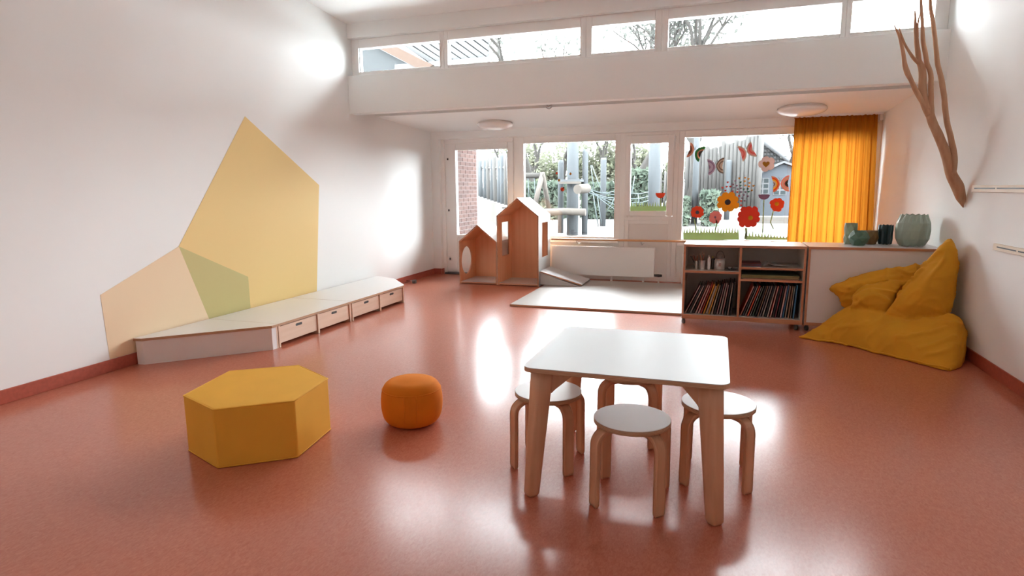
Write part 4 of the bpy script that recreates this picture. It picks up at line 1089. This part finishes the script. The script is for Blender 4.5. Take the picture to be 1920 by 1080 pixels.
stem([Z3(1495, 465), Z3(1450, 640), Z3(1500, 745)], 'bent green paper stem under the orange flower near the curtain')
c = Z3(1352, 205); r = 90*k8
t = sthing('flower_sticker', c, 'purple cup-shaped paper flower on a tall stem', 'sticker', 'paper flowers on the window')
flat('petals', [(c[0]+r*math.cos(a), c[1]+r*.95*math.sin(a)) for a in np.linspace(math.pi, 2*math.pi, 16)], PAPER['purple'], t)
def grass(f, x0, x1, yb, tops, lab, name='grass_sticker', step=40, seed=1):
    rs = random.Random(seed); pts = [f(x0, yb)]; x = x0
    while x < x1:
        yt, ym = tops(x); h = rs.uniform(.55, 1.0)
        pts += [f(x, ym), f(x+step*.30+rs.uniform(-.15, .25)*step, ym-(ym-yt)*h), f(min(x1, x+step*.62), ym+rs.uniform(-.1, .1)*(ym-yt))]
        x += step
    pts.append(f(x1, yb)); o = flat(name, pts, PAPER['green']); tag(o, lab, 'sticker', 'paper grass on the window'); return o
grass(Z3, 92, 965, 912, lambda x: (680, 800), 'wide green paper grass strip on the lower left of the flower window', step=44)
grass(Z3, 1062, 1715, 912, lambda x: (720+.22*(x-1062), 850+.05*(x-1062)), 'lower green paper grass strip right of the red flower', step=48, seed=4)
Z8 = lambda x, y: gl(1160+x/5.146, 250+y/5.146)
grass(Z8, 112, 458, 748, lambda x: (645, 705), 'green paper grass strip on the narrow casement window', step=26, seed=2)
c = Z8(403, 575); r = 51*SC/5.146
t = sthing('flower_sticker', c, 'red paper poppy on the narrow casement window', 'sticker', 'paper flowers on the window')
flat('petals', [(c[0]+r*math.cos(a), c[1]+r*1.1*math.sin(a)) for a in np.linspace(math.pi, 2*math.pi, 16)], PAPER['orange'], t)
flat('flower_stem', strip([Z8(402, 625), Z8(403, 690)], 6*SC/5.146), PAPER['stem'], t, -.0002)
# hearts
def heart(c, s):
    pts = []
    for k in range(16):
        a = 2*math.pi*k/16; x = 16*math.sin(a)**3; y = 13*math.cos(a)-5*math.cos(2*a)-2*math.cos(3*a)-math.cos(4*a); pts.append((c[0]+x*s/17, c[1]+y*s/17))
    return pts
HE = {'red': [(785,845),(705,930),(770,915),(825,912),(750,975),(862,987),(935,998),(963,1060),(993,1138),(993,1204)],
      'purple': [(905,825),(868,880),(925,898),(877,930),(942,952),(990,940),(993,998),(1060,998),(1035,1045),(1097,1062),(1010,1096),(1050,1134)],
      'darkgreen': [(985,845),(985,898),(1035,952),(1097,950),(1110,993)],
      'mustard': [(965,782),(1055,775),(1107,793),(1050,830),(1125,857),(1060,895),(1113,910),(1187,900),(1160,972)]}
for cn, L in HE.items():
    for (x, y) in L:
        c = Z2(x, y); o = flat('heart_sticker', heart(c, 20*k8), PAPER[cn])
        tag(o, 'tiny %s paper heart in the cloud above the yellow flower' % cn.replace('darkgreen', 'dark green'), 'sticker', 'tiny %s paper hearts' % cn.replace('darkgreen', 'dark green'))
c = Z2(1395, 560); t = sthing('flower_sticker', c, 'pale pink paper flower with a mustard heart on the window', 'sticker', 'paper flowers on the window')
flat('petals', petals(c, 135*k8, 5, .22, 4, 10), PAPER['palepink'], t); flat('heart', heart(Z2(1382, 562), 60*k8), PAPER['mustard'], t, .0014)
# butterflies: two striped half-plates each
def wing(parent, a, b, bulge, cols):
    """half disc whose straight side runs a-b and whose arc faces `bulge`; bands from outside in"""
    A2, B2, M2 = Vector(a), Vector(b), (Vector(a)+Vector(b))/2
    ax = (A2-B2)/2; r = ax.length; dirv = Vector(bulge)-M2; nrm = Vector((-ax.y, ax.x)).normalized()
    if nrm.dot(dirv) < 0: nrm = -nrm
    hgt = abs(nrm.dot(dirv))
    mb = MB(); n = 18; nb = len(cols); arcs = []
    for k in range(nb+1):
        s = 1-k/nb*.94
        arcs.append([M2+nrm*hgt*.18 + (ax*math.cos(t_))*s + nrm*(hgt*.82*s*math.sin(t_)) - nrm*hgt*.18*abs(math.cos(t_))*s for t_ in np.linspace(0, math.pi, n)])
    y0, y1 = SY, SY+.0012
    for k in range(nb):
        for i in range(n-1):
            q = [arcs[k][i], arcs[k][i+1], arcs[k+1][i+1], arcs[k+1][i]]
            kk = len(mb.v); mb.v += [(p.x, y0, p.y) for p in q]+[(p.x, y1, p.y) for p in q]
            mb.f += [[kk, kk+1, kk+2, kk+3], [kk+7, kk+6, kk+5, kk+4]]; mb.m += [k, k]; mb.sm += [False, False]
    build('wing', mb, [PAPER[c_] for c_ in cols], parent)
def butterfly(l, r_, body, lab):
    c = Z2(*body); t = sthing('butterfly_sticker', c, lab, 'sticker', 'paper butterflies on the window')
    wing(t, Z2(*l[0]), Z2(*l[1]), Z2(*l[2]), l[3]); wing(t, Z2(*r_[0]), Z2(*r_[1]), Z2(*r_[2]), r_[3])
    flat('antenna', strip([Z2(body[0], body[1]), Z2(body[0]-10, body[1]-45), Z2(body[0]-35, body[1]-75)], 3*k8), PAPER['charcoal'], t, .0014)
    flat('antenna', strip([Z2(body[0], body[1]), Z2(body[0]+12, body[1]-45), Z2(body[0]+35, body[1]-65)], 3*k8), PAPER['charcoal'], t, .0014)
butterfly(((205,225),(140,455),(262,350),['peach','peach','brown','brown','bandbrown']), ((448,292),(335,530),(268,390),['leafgreen','leafgreen','peach','charcoal','charcoal']), (272,345), 'brown and green paper butterfly at the top left of the window')
butterfly(((462,485),(480,740),(600,600),['lavender','purple','lavender','lavender','purple']), ((735,460),(720,712),(600,588),['bandbrown','beige','bandbrown','beige','beige']), (600,570), 'lavender and beige ringed paper butterfly')
butterfly(((932,285),(1018,525),(1088,395),['beige','rose','coral','rose','rose']), ((1150,208),(1245,440),(1080,370),['beige','rose','coral','rose','beige']), (1078,330), 'pink paper butterfly at the top of the window')
butterfly(((1465,750),(1490,1005),(1602,870),['peach','orange','amber','beige','bandbrown']), ((1748,735),(1745,990),(1605,862),['rose','beige','rose','charcoal','black']), (1604,840), 'rainbow striped paper butterfly beside the curtain')
# ladybirds on window 1
ZL = lambda x, y: gl(1020+x/18, 310+y/18)
for (x, y, r, cmn, lab, ang) in ((430,265,45,'orange','small orange paper ladybird, upper left of four',130), (895,290,45,'mustard','mustard paper ladybird, rightmost of four',80), (505,505,50,'mustard','mustard paper ladybird, middle left of four',100), (620,810,80,'orange','biggest orange striped paper ladybird, lowest of four',50)):
    c = ZL(x, y); rr = r*SC/18; t = sthing('ladybird_sticker', c, lab, 'sticker', 'paper ladybirds on the wide window')
    flat('wings', disc(c, rr, 20), PAPER[cmn], t)
    a = R(ang); d = (math.cos(a), math.sin(a))
    flat('stripe', strip([(c[0]-d[0]*rr, c[1]-d[1]*rr), (c[0]+d[0]*rr, c[1]+d[1]*rr)], rr*.12), PAPER['black'], t, .0014)
    flat('head', disc((c[0]+d[0]*rr*1.1, c[1]+d[1]*rr*1.1), rr*.35, 12), PAPER['black'], t, .0014)

# ================================================================== OUTDOORS
mb = MB(); nx, ny = 40, 40
P = [[(-40+80*i/nx, 9.6+60*j/ny, gnd(9.6+60*j/ny)) for j in range(ny+1)] for i in range(nx+1)]
struct('ground', MB().grid(P), 'paving', 'pale paved playground outside the windows')
struct('ground.001', MB().box(-9, 6, 9.62, 14.5, -.06, .012), 'bounce_slab', 'added pale slab outside the windows, bouncing sky light indoors')  # unseen reflector, added to throw sky light up onto the low ceiling
# brick pier outside the door
t = thing('brick_wall', (-4.62, 10.4, 0), 'red brick wall end outside the glazed door', 'wall')
build('mortar_core', MB().box(-4.74, -4.506, 9.62, 11.30, -.02, 2.75), 'mortar', t)
bl, bhh, j = .215, .062, .012
bm_ = {}
for kx in range(4):
    me = bpy.data.meshes.new('brick'); mb = MB().box(-.06, .008, 0, bl, 0, bhh)
    me.from_pydata(mb.v, [], mb.f); me.materials.append(MATS['brick%d' % kx]); bm_[kx] = me
mh = []
for kx in range(4):
    me = bpy.data.meshes.new('brick'); mb = MB().box(-.06, .008, 0, bl/2-j/2, 0, bhh)
    me.from_pydata(mb.v, [], mb.f); me.materials.append(MATS['brick%d' % kx]); mh.append(me)
rs = random.Random(4)
for rI in range(34):
    z = rI*(bhh+j)+.01
    y = 9.63; k = 0
    if rI % 2: segs = [mh]
    else: segs = [bm_]
    while y < 11.29:
        half = (rI % 2 and k == 0) or y+bl > 11.301
        me = (mh if half else bm_)[rs.randrange(4)]
        L = bl/2-j/2 if half else bl
        if y+L > 11.305: break
        o = bpy.data.objects.new('brick', me); COL.objects.link(o); o.parent = t; o.location = (-4.506+4.62, y-10.4, z)
        y += L+j; k += 1
# sloping bank with a palisade, seen through the door
P = []
for i in range(24):
    X = -9.5+i*(5.2/23); rowp = []
    for jx in range(16):
        Y = 11.6+jx*.28; s = min(1, max(0, (Y-11.6)/2.4)); s = s*s*(3-2*s)
        zt = 1.30-.10*max(0, (X+7.2))*1.0
        edge = min(1, max(0, (-4.35-X)/.8)); rowp.append((X, Y, gnd(Y)+max(0, (zt-gnd(Y))*s)*edge-.01))
    P.append(rowp)
struct('ground.002', MB().grid(P), 'bank', 'sloping earth bank below the palisade outside the door')
def palisade(name, pts, lab, mats_, rr, seed):
    rs = random.Random(seed); c = pts[len(pts)//2]
    t = thing(name, (c[0], c[1], c[2]), lab, 'fence', 'palisade fences')
    for p in pts:
        r = rr*rs.uniform(.85, 1.1); h = p[3]*rs.uniform(.95, 1.04)
        build('post', MB().tube([(p[0], p[1], p[2]), (p[0]+rs.uniform(-.02, .02), p[1], p[2]+h-.06), (p[0], p[1], p[2]+h)], [r, r, r*.6], 8), mats_[rs.randrange(len(mats_))], t)
    a, b = pts[0], pts[-1]
    build('cross_rail', MB().tube([(a[0], a[1]+rr*1.2, a[2]+a[3]*.75), (b[0], b[1]+rr*1.2, b[2]+b[3]*.75)], .04, 8), mats_[0], t)
pts = []
for i in range(11):
    px = 896+i*6.6; Y = 15.0-i*.17; b = on_y(px, 357+i*1.9, Y); tp = on_y(px, 297-i*.9, Y); pts.append((b.x, b.y, b.z-.15, tp.z-b.z+.15))
palisade('palisade_fence', pts, 'pale palisade fence on the bank seen through the door', ['post_pale', 'post_grey'], .055, 3)
pts = []
for i in range(19):
    px = 1287+i*7.4; Y = 23.5-i*.12; yt = 284-(px-1287)*.27; b = on_y(px, 372, Y); tp = on_y(px, yt, Y); pts.append((b.x, b.y, b.z-.3, tp.z-b.z+.3))
palisade('palisade_fence', pts, 'tall pale palisade fence behind the paper butterflies', ['post_pale'], .085, 6)
pts = []
for i in range(5):
    px = 1238+i*6.5; Y = 21; b = on_y(px, 392, Y); tp = on_y(px, 318, Y); pts.append((b.x, b.y, b.z-.3, tp.z-b.z+.3))
palisade('palisade_fence', pts, 'short pale fence piece behind the red poppy', ['post_pale'], .05, 8)
# play frame
def gpost(px, pyb, pyt, wpx, lab, m_='post_grey'):
    b = on_ground(px, pyb); depth = (b-C_).dot(F_); r = wpx*depth/FPX/2; tp = on_y(px, pyt, b.y)
    o = build('playground_post', MB().tube([(b.x, b.y, b.z-.05), (b.x, b.y, tp.z-.08), (b.x, b.y, tp.z)], [r, r, r*.85], 12), m_)
    tag(o, lab, 'post', 'playground posts'); return b, r
gpost(1051, 437, 300, 11, 'slim grey playground post left of the thick one')
b2, r2 = gpost(1073, 441, 262, 22, 'thick pale grey playground post carrying the platform')
gpost(1096, 440, 280, 11, 'tall grey playground post right of the thick one')
gpost(1130, 424, 296, 11, 'grey playground post beside the rope net')
gpost(1224, 432, 255, 22, 'thick pale grey post seen through the casement window')
gpost(1301, 420, 250, 11, 'bluish grey post left of the paper flowers')
gpost(1362, 412, 300, 10, 'grey post behind the yellow paper flower')
a = on_y(1022, 398, b2.y-.35); e = on_y(1098, 398, b2.y-.35); rr = 7*15.6/FPX
o = build('log_beam', MB().tube([a, a.lerp(e, .5)+Vector((0, 0, .02)), e], rr, 14), 'log'); tag(o, 'thick horizontal log across the playground posts', 'log')
p0 = on_y(1046, 345, b2.y-.3); p1 = on_y(1089, 336, b2.y-.3)
t = thing('play_platform', (p0.x*.5+p1.x*.5, b2.y, p0.z), 'small wooden platform on the thick playground post', 'platform')
build('deck', MB().box(p0.x, p1.x, b2.y-.35, b2.y+.5, p0.z+.05, p1.z), 'post_grey', t); build('edge_beam', MB().box(p0.x+.05, p1.x, b2.y-.38, b2.y-.30, p0.z, p0.z+.06), 'log', t)
p = on_y(1081, 355, b2.y-.9); o = build('log_end', MB().tube([(p.x+.05, p.y-.12, p.z), (p.x+.2, p.y+.35, p.z+.02)], .12, 14), 'log'); tag(o, 'short log stub beside the thick playground post', 'log')
# rope net
t = thing('rope_net', on_ground(1128, 420), 'pale climbing net hanging between playground posts', 'net')
Yn = 17.2
k = 0
for (q0, q1) in [((1096, 352), (1157, 366)), ((1096, 358), (1157, 377)), ((1098, 352), (1157, 386)), ((1100, 350), (1157, 396)), ((1118, 360), (1157, 358)), ((1112, 362), (1157, 372)), ((1108, 310), (1114, 358)), ((1110, 310), (1130, 362)),
                 ((1112, 362), (1122, 425)), ((1157, 362), (1135, 400)), ((1120, 366), (1128, 420)), ((1182, 362), (1216, 360)), ((1182, 372), (1216, 368)), ((1182, 380), (1216, 376)), ((1190, 330), (1184, 366)), ((1196, 362), (1200, 388))]:
    a, b = on_y(*q0, Yn), on_y(*q1, Yn); m_ = a.lerp(b, .5)-Vector((0, 0, .04)); build('rope', MB().tube([a, m_, b], .014, 6), 'rope', t)
# garden bench, swing
b = on_ground(1110, 402); t = thing('garden_bench', b, 'grey garden bench behind the log beam', 'bench')
for i in range(4): z = b.z+.35+i*.07; build('slat', MB().box(b.x-.25, b.x+.45, b.y+.02*i, b.y+.02*i+.03, z, z+.05), 'post_grey', t)
for dx in (-.2, .4): build('leg', MB().box(b.x+dx-.03, b.x+dx+.03, b.y, b.y+.2, b.z-.03, b.z+.36), 'post_grey', t)
Ys = 19; t = thing('swing_frame', on_y(1005, 395, Ys), 'wooden swing frame at the left of the wide window', 'swing')
build('beam', MB().tube([on_y(970, 329, Ys), on_y(1020, 329, Ys)], .09, 10), 'bark', t)
for q in ((1000, 398), (1030, 398)): build('leg', MB().tube([on_y(1017, 324, Ys), on_y(*q, Ys+(q[0]-1010)*.03)], .08, 10), 'log', t)
for px in (990, 1002): build('rope', MB().tube([on_y(px, 330, Ys), on_y(px+2, 380, Ys)], .015, 6), 'rope', t)
# shed
b = on_ground(1412, 410); sx0, sy0, sz0 = b.x-.05, b.y, b.z
pxm = (Vector(b)-C_).dot(F_)/FPX
t = thing('garden_shed', (sx0+1.1, sy0+.8, sz0), 'pale blue wooden garden shed with white-barred windows', 'shed')
SW = 110*pxm; SHe = 78*pxm; SHa = 100*pxm
build('wall', MB().prism([(sx0, sy0, sz0-.1), (sx0+SW, sy0, sz0-.1), (sx0+SW, sy0, sz0+SHe), (sx0+SW*.45, sy0, sz0+SHa), (sx0, sy0, sz0+SHe)], (0, 2, 0)), 'shed', t, fixn=True)
for s in (0, 1):
    xa = sx0-.12 if s == 0 else sx0+SW+.12
    build('roof', MB().prism([(xa, sy0-.15, sz0+SHe-.06), (sx0+SW*.45, sy0-.15, sz0+SHa+.02), (sx0+SW*.45, sy0-.15, sz0+SHa+.09), (xa, sy0-.15, sz0+SHe+.02)], (0, 2.3, 0)), 'shed_white', t, fixn=True)
for (pa, pb, qa, qb) in ((1420, 334, 1441, 364), (1451, 336, 1474, 366), (1484, 336, 1505, 366)):
    a, c = on_y(pa, pb, sy0), on_y(qa, qb, sy0)
    wn = build('window', MB().box(a.x, c.x, sy0-.02, sy0+.01, c.z, a.z), 'shed_white', t)
    for ix in range(2):
        for iz in range(3):
            dx, dz = (c.x-a.x)/2, (a.z-c.z)/3
            build('pane', MB().box(a.x+ix*dx+.025, a.x+(ix+1)*dx-.025, sy0-.026, sy0-.019, c.z+iz*dz+.025, c.z+(iz+1)*dz-.025), 'shed_glass', wn)
o = build('garden_wall', MB().box(sx0-.3, sx0+4, sy0-1.9, sy0-1.6, gnd(sy0-1.8)-.1, gnd(sy0-1.8)+.22), 'bank', bevel=.03); tag(o, 'low pale stone edging in front of the shed', 'garden wall')
# tiled roof beyond
Yt = 32; t = thing('tiled_roof', on_y(1450, 320, Yt), 'dark tiled neighbouring gable seen above the shed', 'roof')
tri = [on_y(1418, 258, Yt), on_y(1418, 330, Yt), on_y(1500, 330, Yt+.0), on_y(1496, 318, Yt)]
build('gable_wall', MB().prism([(p.x, p.y, p.z) for p in tri], (0, .3, 0)), 'shed_white', t, fixn=True)
for i in range(12):
    px = 1420+i*6; yt = 261+(px-1420)*.72
    if yt < 320: build('tile_joint', MB().tube([on_y(px, yt, Yt-.05), on_y(px, 322, Yt-.05)], .022, 5), 'tile', t)
for i in range(9):
    py = 266+i*6.5; px1 = 1420+(py-260)/.72
    build('tile_joint', MB().tube([on_y(1420, py, Yt-.05), on_y(min(1492, px1), py-1, Yt-.05)], .022, 5), 'tile', t)
build('verge', MB().tube([on_y(1414, 254, Yt-.1), on_y(1500, 318, Yt-.1)], .10, 6), 'shed_white', t)
# foliage
def leaves(mb, n, cen, rad, size, rs, shell=False):
    for _ in range(n):
        while True:
            v = Vector((rs.uniform(-1, 1), rs.uniform(-1, 1), rs.uniform(-1, 1)))
            if v.length <= 1: break
        if shell: v = v.normalized()*rs.uniform(.82, 1.02)
        c = Vector(cen)+Vector((v.x*rad[0], v.y*rad[1], v.z*rad[2]))
        a = Vector((rs.gauss(0, 1), rs.gauss(0, 1), rs.gauss(0, 1))).normalized(); b = a.orthogonal().normalized()
        s = size*rs.uniform(.6, 1.3); k = len(mb.v)
        mb.v += [tuple(c+a*s), tuple(c+b*s*.55), tuple(c-a*s), tuple(c-b*s*.55)]
        mb.f.append([k, k+1, k+2, k+3]); mb.m.append(0); mb.sm.append(False)
def hedge(x0, x1, pyt, pyb, Y, lab, m_='leaf_dark', seed=1):
    rs = random.Random(seed); a = on_y(x0, pyt, Y); b = on_y(x1, pyt, Y); c = on_y((x0+x1)/2, pyb, Y)
    t = thing('hedge', ((a.x+b.x)/2, Y, gnd(Y)), lab, 'hedge', 'garden hedges')
    cen = ((a.x+b.x)/2, Y, (a.z+gnd(Y))/2); rad = ((b.x-a.x)/2, .7, (a.z-gnd(Y))/2)
    mb = MB(); n = int(900+900*rad[0])
    for _ in range(n):
        u, v, w_ = rs.uniform(-1, 1), rs.uniform(-1, 1), rs.uniform(-1, 1)
        k = rs.randrange(3)
        if k == 0: v = -1+rs.uniform(-.1, .15)
        elif k == 1: w_ = 1+rs.uniform(-.15, .10)
        p = Vector((cen[0]+u*rad[0], cen[1]+v*rad[1], cen[2]+w_*rad[2]))
        leaves(mb, 1, p, (.05, .05, .05), .11, rs)
    build('foliage', mb, m_, t)['kind'] = 'stuff'
    build('core', MB().box(cen[0]-rad[0]*.93, cen[0]+rad[0]*.93, Y-.58, Y+.6, gnd(Y), a.z-.12), 'leaf_dark', t)
hedge(983, 1062, 346, 390, 22, 'dark hedge behind the swing frame', seed=2)
hedge(1098, 1160, 348, 398, 22.5, 'dark hedge behind the rope net', seed=3)
hedge(1176, 1222, 324, 372, 22, 'light green hedge seen through the casement window', seed=4)
hedge(1276, 1290, 374, 400, 20, 'small dark hedge at the left of the flower window', seed=5)
hedge(1317, 1346, 364, 396, 20, 'clipped green hedge behind the yellow paper flower', seed=6)
def bush(px, pyt, Y, rw_, lab, m_, seed, n):
    rs = random.Random(seed); c = on_y(px, pyt, Y); g = gnd(Y); h = (c.z-g)/2
    t = thing('shrub', (c.x, Y, g), lab, 'shrub', 'tall shrubs behind the playground'); lm = MB()
    for k in range(9):
        cc = (c.x+rs.uniform(-.6, .6)*rw_, Y+rs.uniform(-.5, .5), g+h+rs.uniform(-.5, .6)*h); leaves(lm, n//9, cc, (rw_*.55, .8, h*.55), .13, rs)
    build('foliage', lm, m_, t)['kind'] = 'stuff'
    st = MB()
    for k in range(5): a = rs.uniform(-.5, .5); st.tube([(c.x+a*.3, Y, g-.05), (c.x+a*rw_*.5, Y+a*.2, g+h), (c.x+a*rw_, Y, g+h*1.7)], [.05, .035, .01], 6)
    build('stems', st, 'bark', t)
def tree(px, Y, H, crown, lab, m_, seed, nleaf, lean=0, size=.10):
    rs = random.Random(seed); b = on_y(px, 380, Y); base = Vector((b.x, Y, gnd(Y)-.05))
    t = thing('tree', base, lab, 'tree', 'trees beyond the playground'); mb = MB(); tips = []
    def grow(p, d, L, r, dep):
        q1 = p+d*L*.5+Vector((rs.gauss(0, .05), rs.gauss(0, .05), 0))*L; q2 = p+d*L+Vector((rs.gauss(0, .08), rs.gauss(0, .08), 0))*L
        mb.tube([p, q1, q2], [r, r*.8, r*.62], 6 if dep < 2 else 4, cap=False)
        if dep >= 4: tips.append(q2); return
        for k in range(3 if dep < 3 else 2):
            nd = (d+Vector((rs.gauss(0, .45), rs.gauss(0, .45), rs.uniform(-.05, .35)))).normalized(); grow(q2 if k else q1.lerp(q2, .7), nd, L*rs.uniform(.6, .8), r*.58, dep+1)
        tips.append(q2)
    grow(base, Vector((lean, 0, 1)).normalized(), H*.32, H*.020, 0)
    build('trunk', mb, 'bark', t)
    lm = MB()
    for tp in tips: leaves(lm, max(1, nleaf//len(tips)), tp, (crown, crown, crown*.8), size, rs)
    build('foliage', lm, m_, t)['kind'] = 'stuff'
tree(1000, 27, 6.5, .75, 'pale spring tree at the left of the wide window', 'leaf_light', 11, 2600)
tree(1062, 30, 7.5, .8, 'pale spring tree behind the thick playground post', 'leaf_light', 12, 2600)
tree(1135, 27, 6.2, .7, 'pale spring tree above the rope net', 'leaf_light', 13, 2400)
tree(1195, 29, 7.0, .8, 'pale spring tree seen through the casement window', 'leaf_light', 14, 2400)
tree(1262, 31, 8.0, .8, 'pale spring tree beside the casement window', 'leaf_light', 15, 2400)
tree(1310, 34, 8.5, .8, 'pale tree above the tall palisade fence', 'leaf_light', 16, 1800)
tree(1475, 30, 7.0, .8, 'greyish tree above the garden shed', 'leaf_grey', 17, 2600)
tree(985, 22, 9.5, .7, 'tall bare-branched tree left of the high windows', 'leaf_grey', 21, 900)
tree(1195, 24, 10.0, .7, 'tall thin tree seen through the middle high window', 'leaf_grey', 22, 900)
tree(1285, 22, 10.0, .8, 'tall leafy tree in the long high window', 'leaf_grey', 23, 2400)
tree(930, 19, 5.0, .6, 'small pale tree above the palisade on the bank', 'leaf_light', 24, 1200)
for k, (px, pyt, Y, rw_, lab) in enumerate([(990, 262, 31, 1.5, 'tall pale shrub at the left edge of the wide window'), (1040, 250, 33, 1.7, 'tall pale shrub left of the thick playground post'), (1100, 262, 32, 1.6, 'tall pale shrub right of the thick playground post'),
        (1148, 268, 31, 1.4, 'tall pale shrub above the rope net'), (1192, 262, 33, 1.5, 'tall pale shrub in the left of the casement window'), (1246, 262, 33, 1.4, 'tall pale shrub in the right of the casement window')]):
    bush(px, pyt, Y, rw_, lab, 'leaf_light', 40+k, 1700)
# neighbouring roof seen through the left high windows
Yn = 13.0; c = on_y(760, 100, Yn)
t = thing('neighbour_roof', (c.x, Yn, c.z), 'neighbouring boarded roof with brown verge outside the high windows', 'roof')
q = lambda px, py, Y=Yn: on_y(px, py, Y)
dv = Vector((0, .06, 0))
build('gable_wall', MB().prism([q(660, 60), q(700, 86), q(800, 138), q(660, 150)], (0, .2, 0)), 'greywall', t, fixn=True)
build('verge_board', MB().prism([q(690, 80, Yn-.1), q(722, 76, Yn-.1), q(812, 122, Yn-.1), q(790, 132, Yn-.1)], (0, .1, 0)), 'verge', t, fixn=True)
for i in range(12):
    x0 = 722+i*17.2; x1 = x0+15.2
    if x1 > 916: break
    pp = [q(x0, 64-i*1.4, Yn+.05), q(x1, 64-i*1.4, Yn+.05), q(x1+95, 124, Yn+.05), q(x0+95, 124, Yn+.05)]
    if x1+95 > 916:
        k0 = min(1, (916-x0)/95); k1 = min(1, max(0, (916-x1)/95)); yt = 64-i*1.4
        pp = [q(x0, yt, Yn+.05), q(x1, yt, Yn+.05), q(x1+95*k1, yt+(124-yt)*k1, Yn+.05), q(x0+95*k0, yt+(124-yt)*k0, Yn+.05)]
    build('roof_board', MB().prism(pp, (0, .05, 0)), 'roofboard', t, fixn=True)
build('backing', MB().prism([q(722, 62, Yn+.12), q(916, 46, Yn+.12), q(916, 124, Yn+.12), q(812, 124, Yn+.12)], (0, .05, 0)), 'roofgap', t, fixn=True)
build('eaves_beam', MB().prism([q(740, 121, Yn-.02), q(916, 106, Yn-.02), q(916, 135, Yn-.02), q(740, 150, Yn-.02)], (0, .1, 0)), 'shed_white', t, fixn=True)
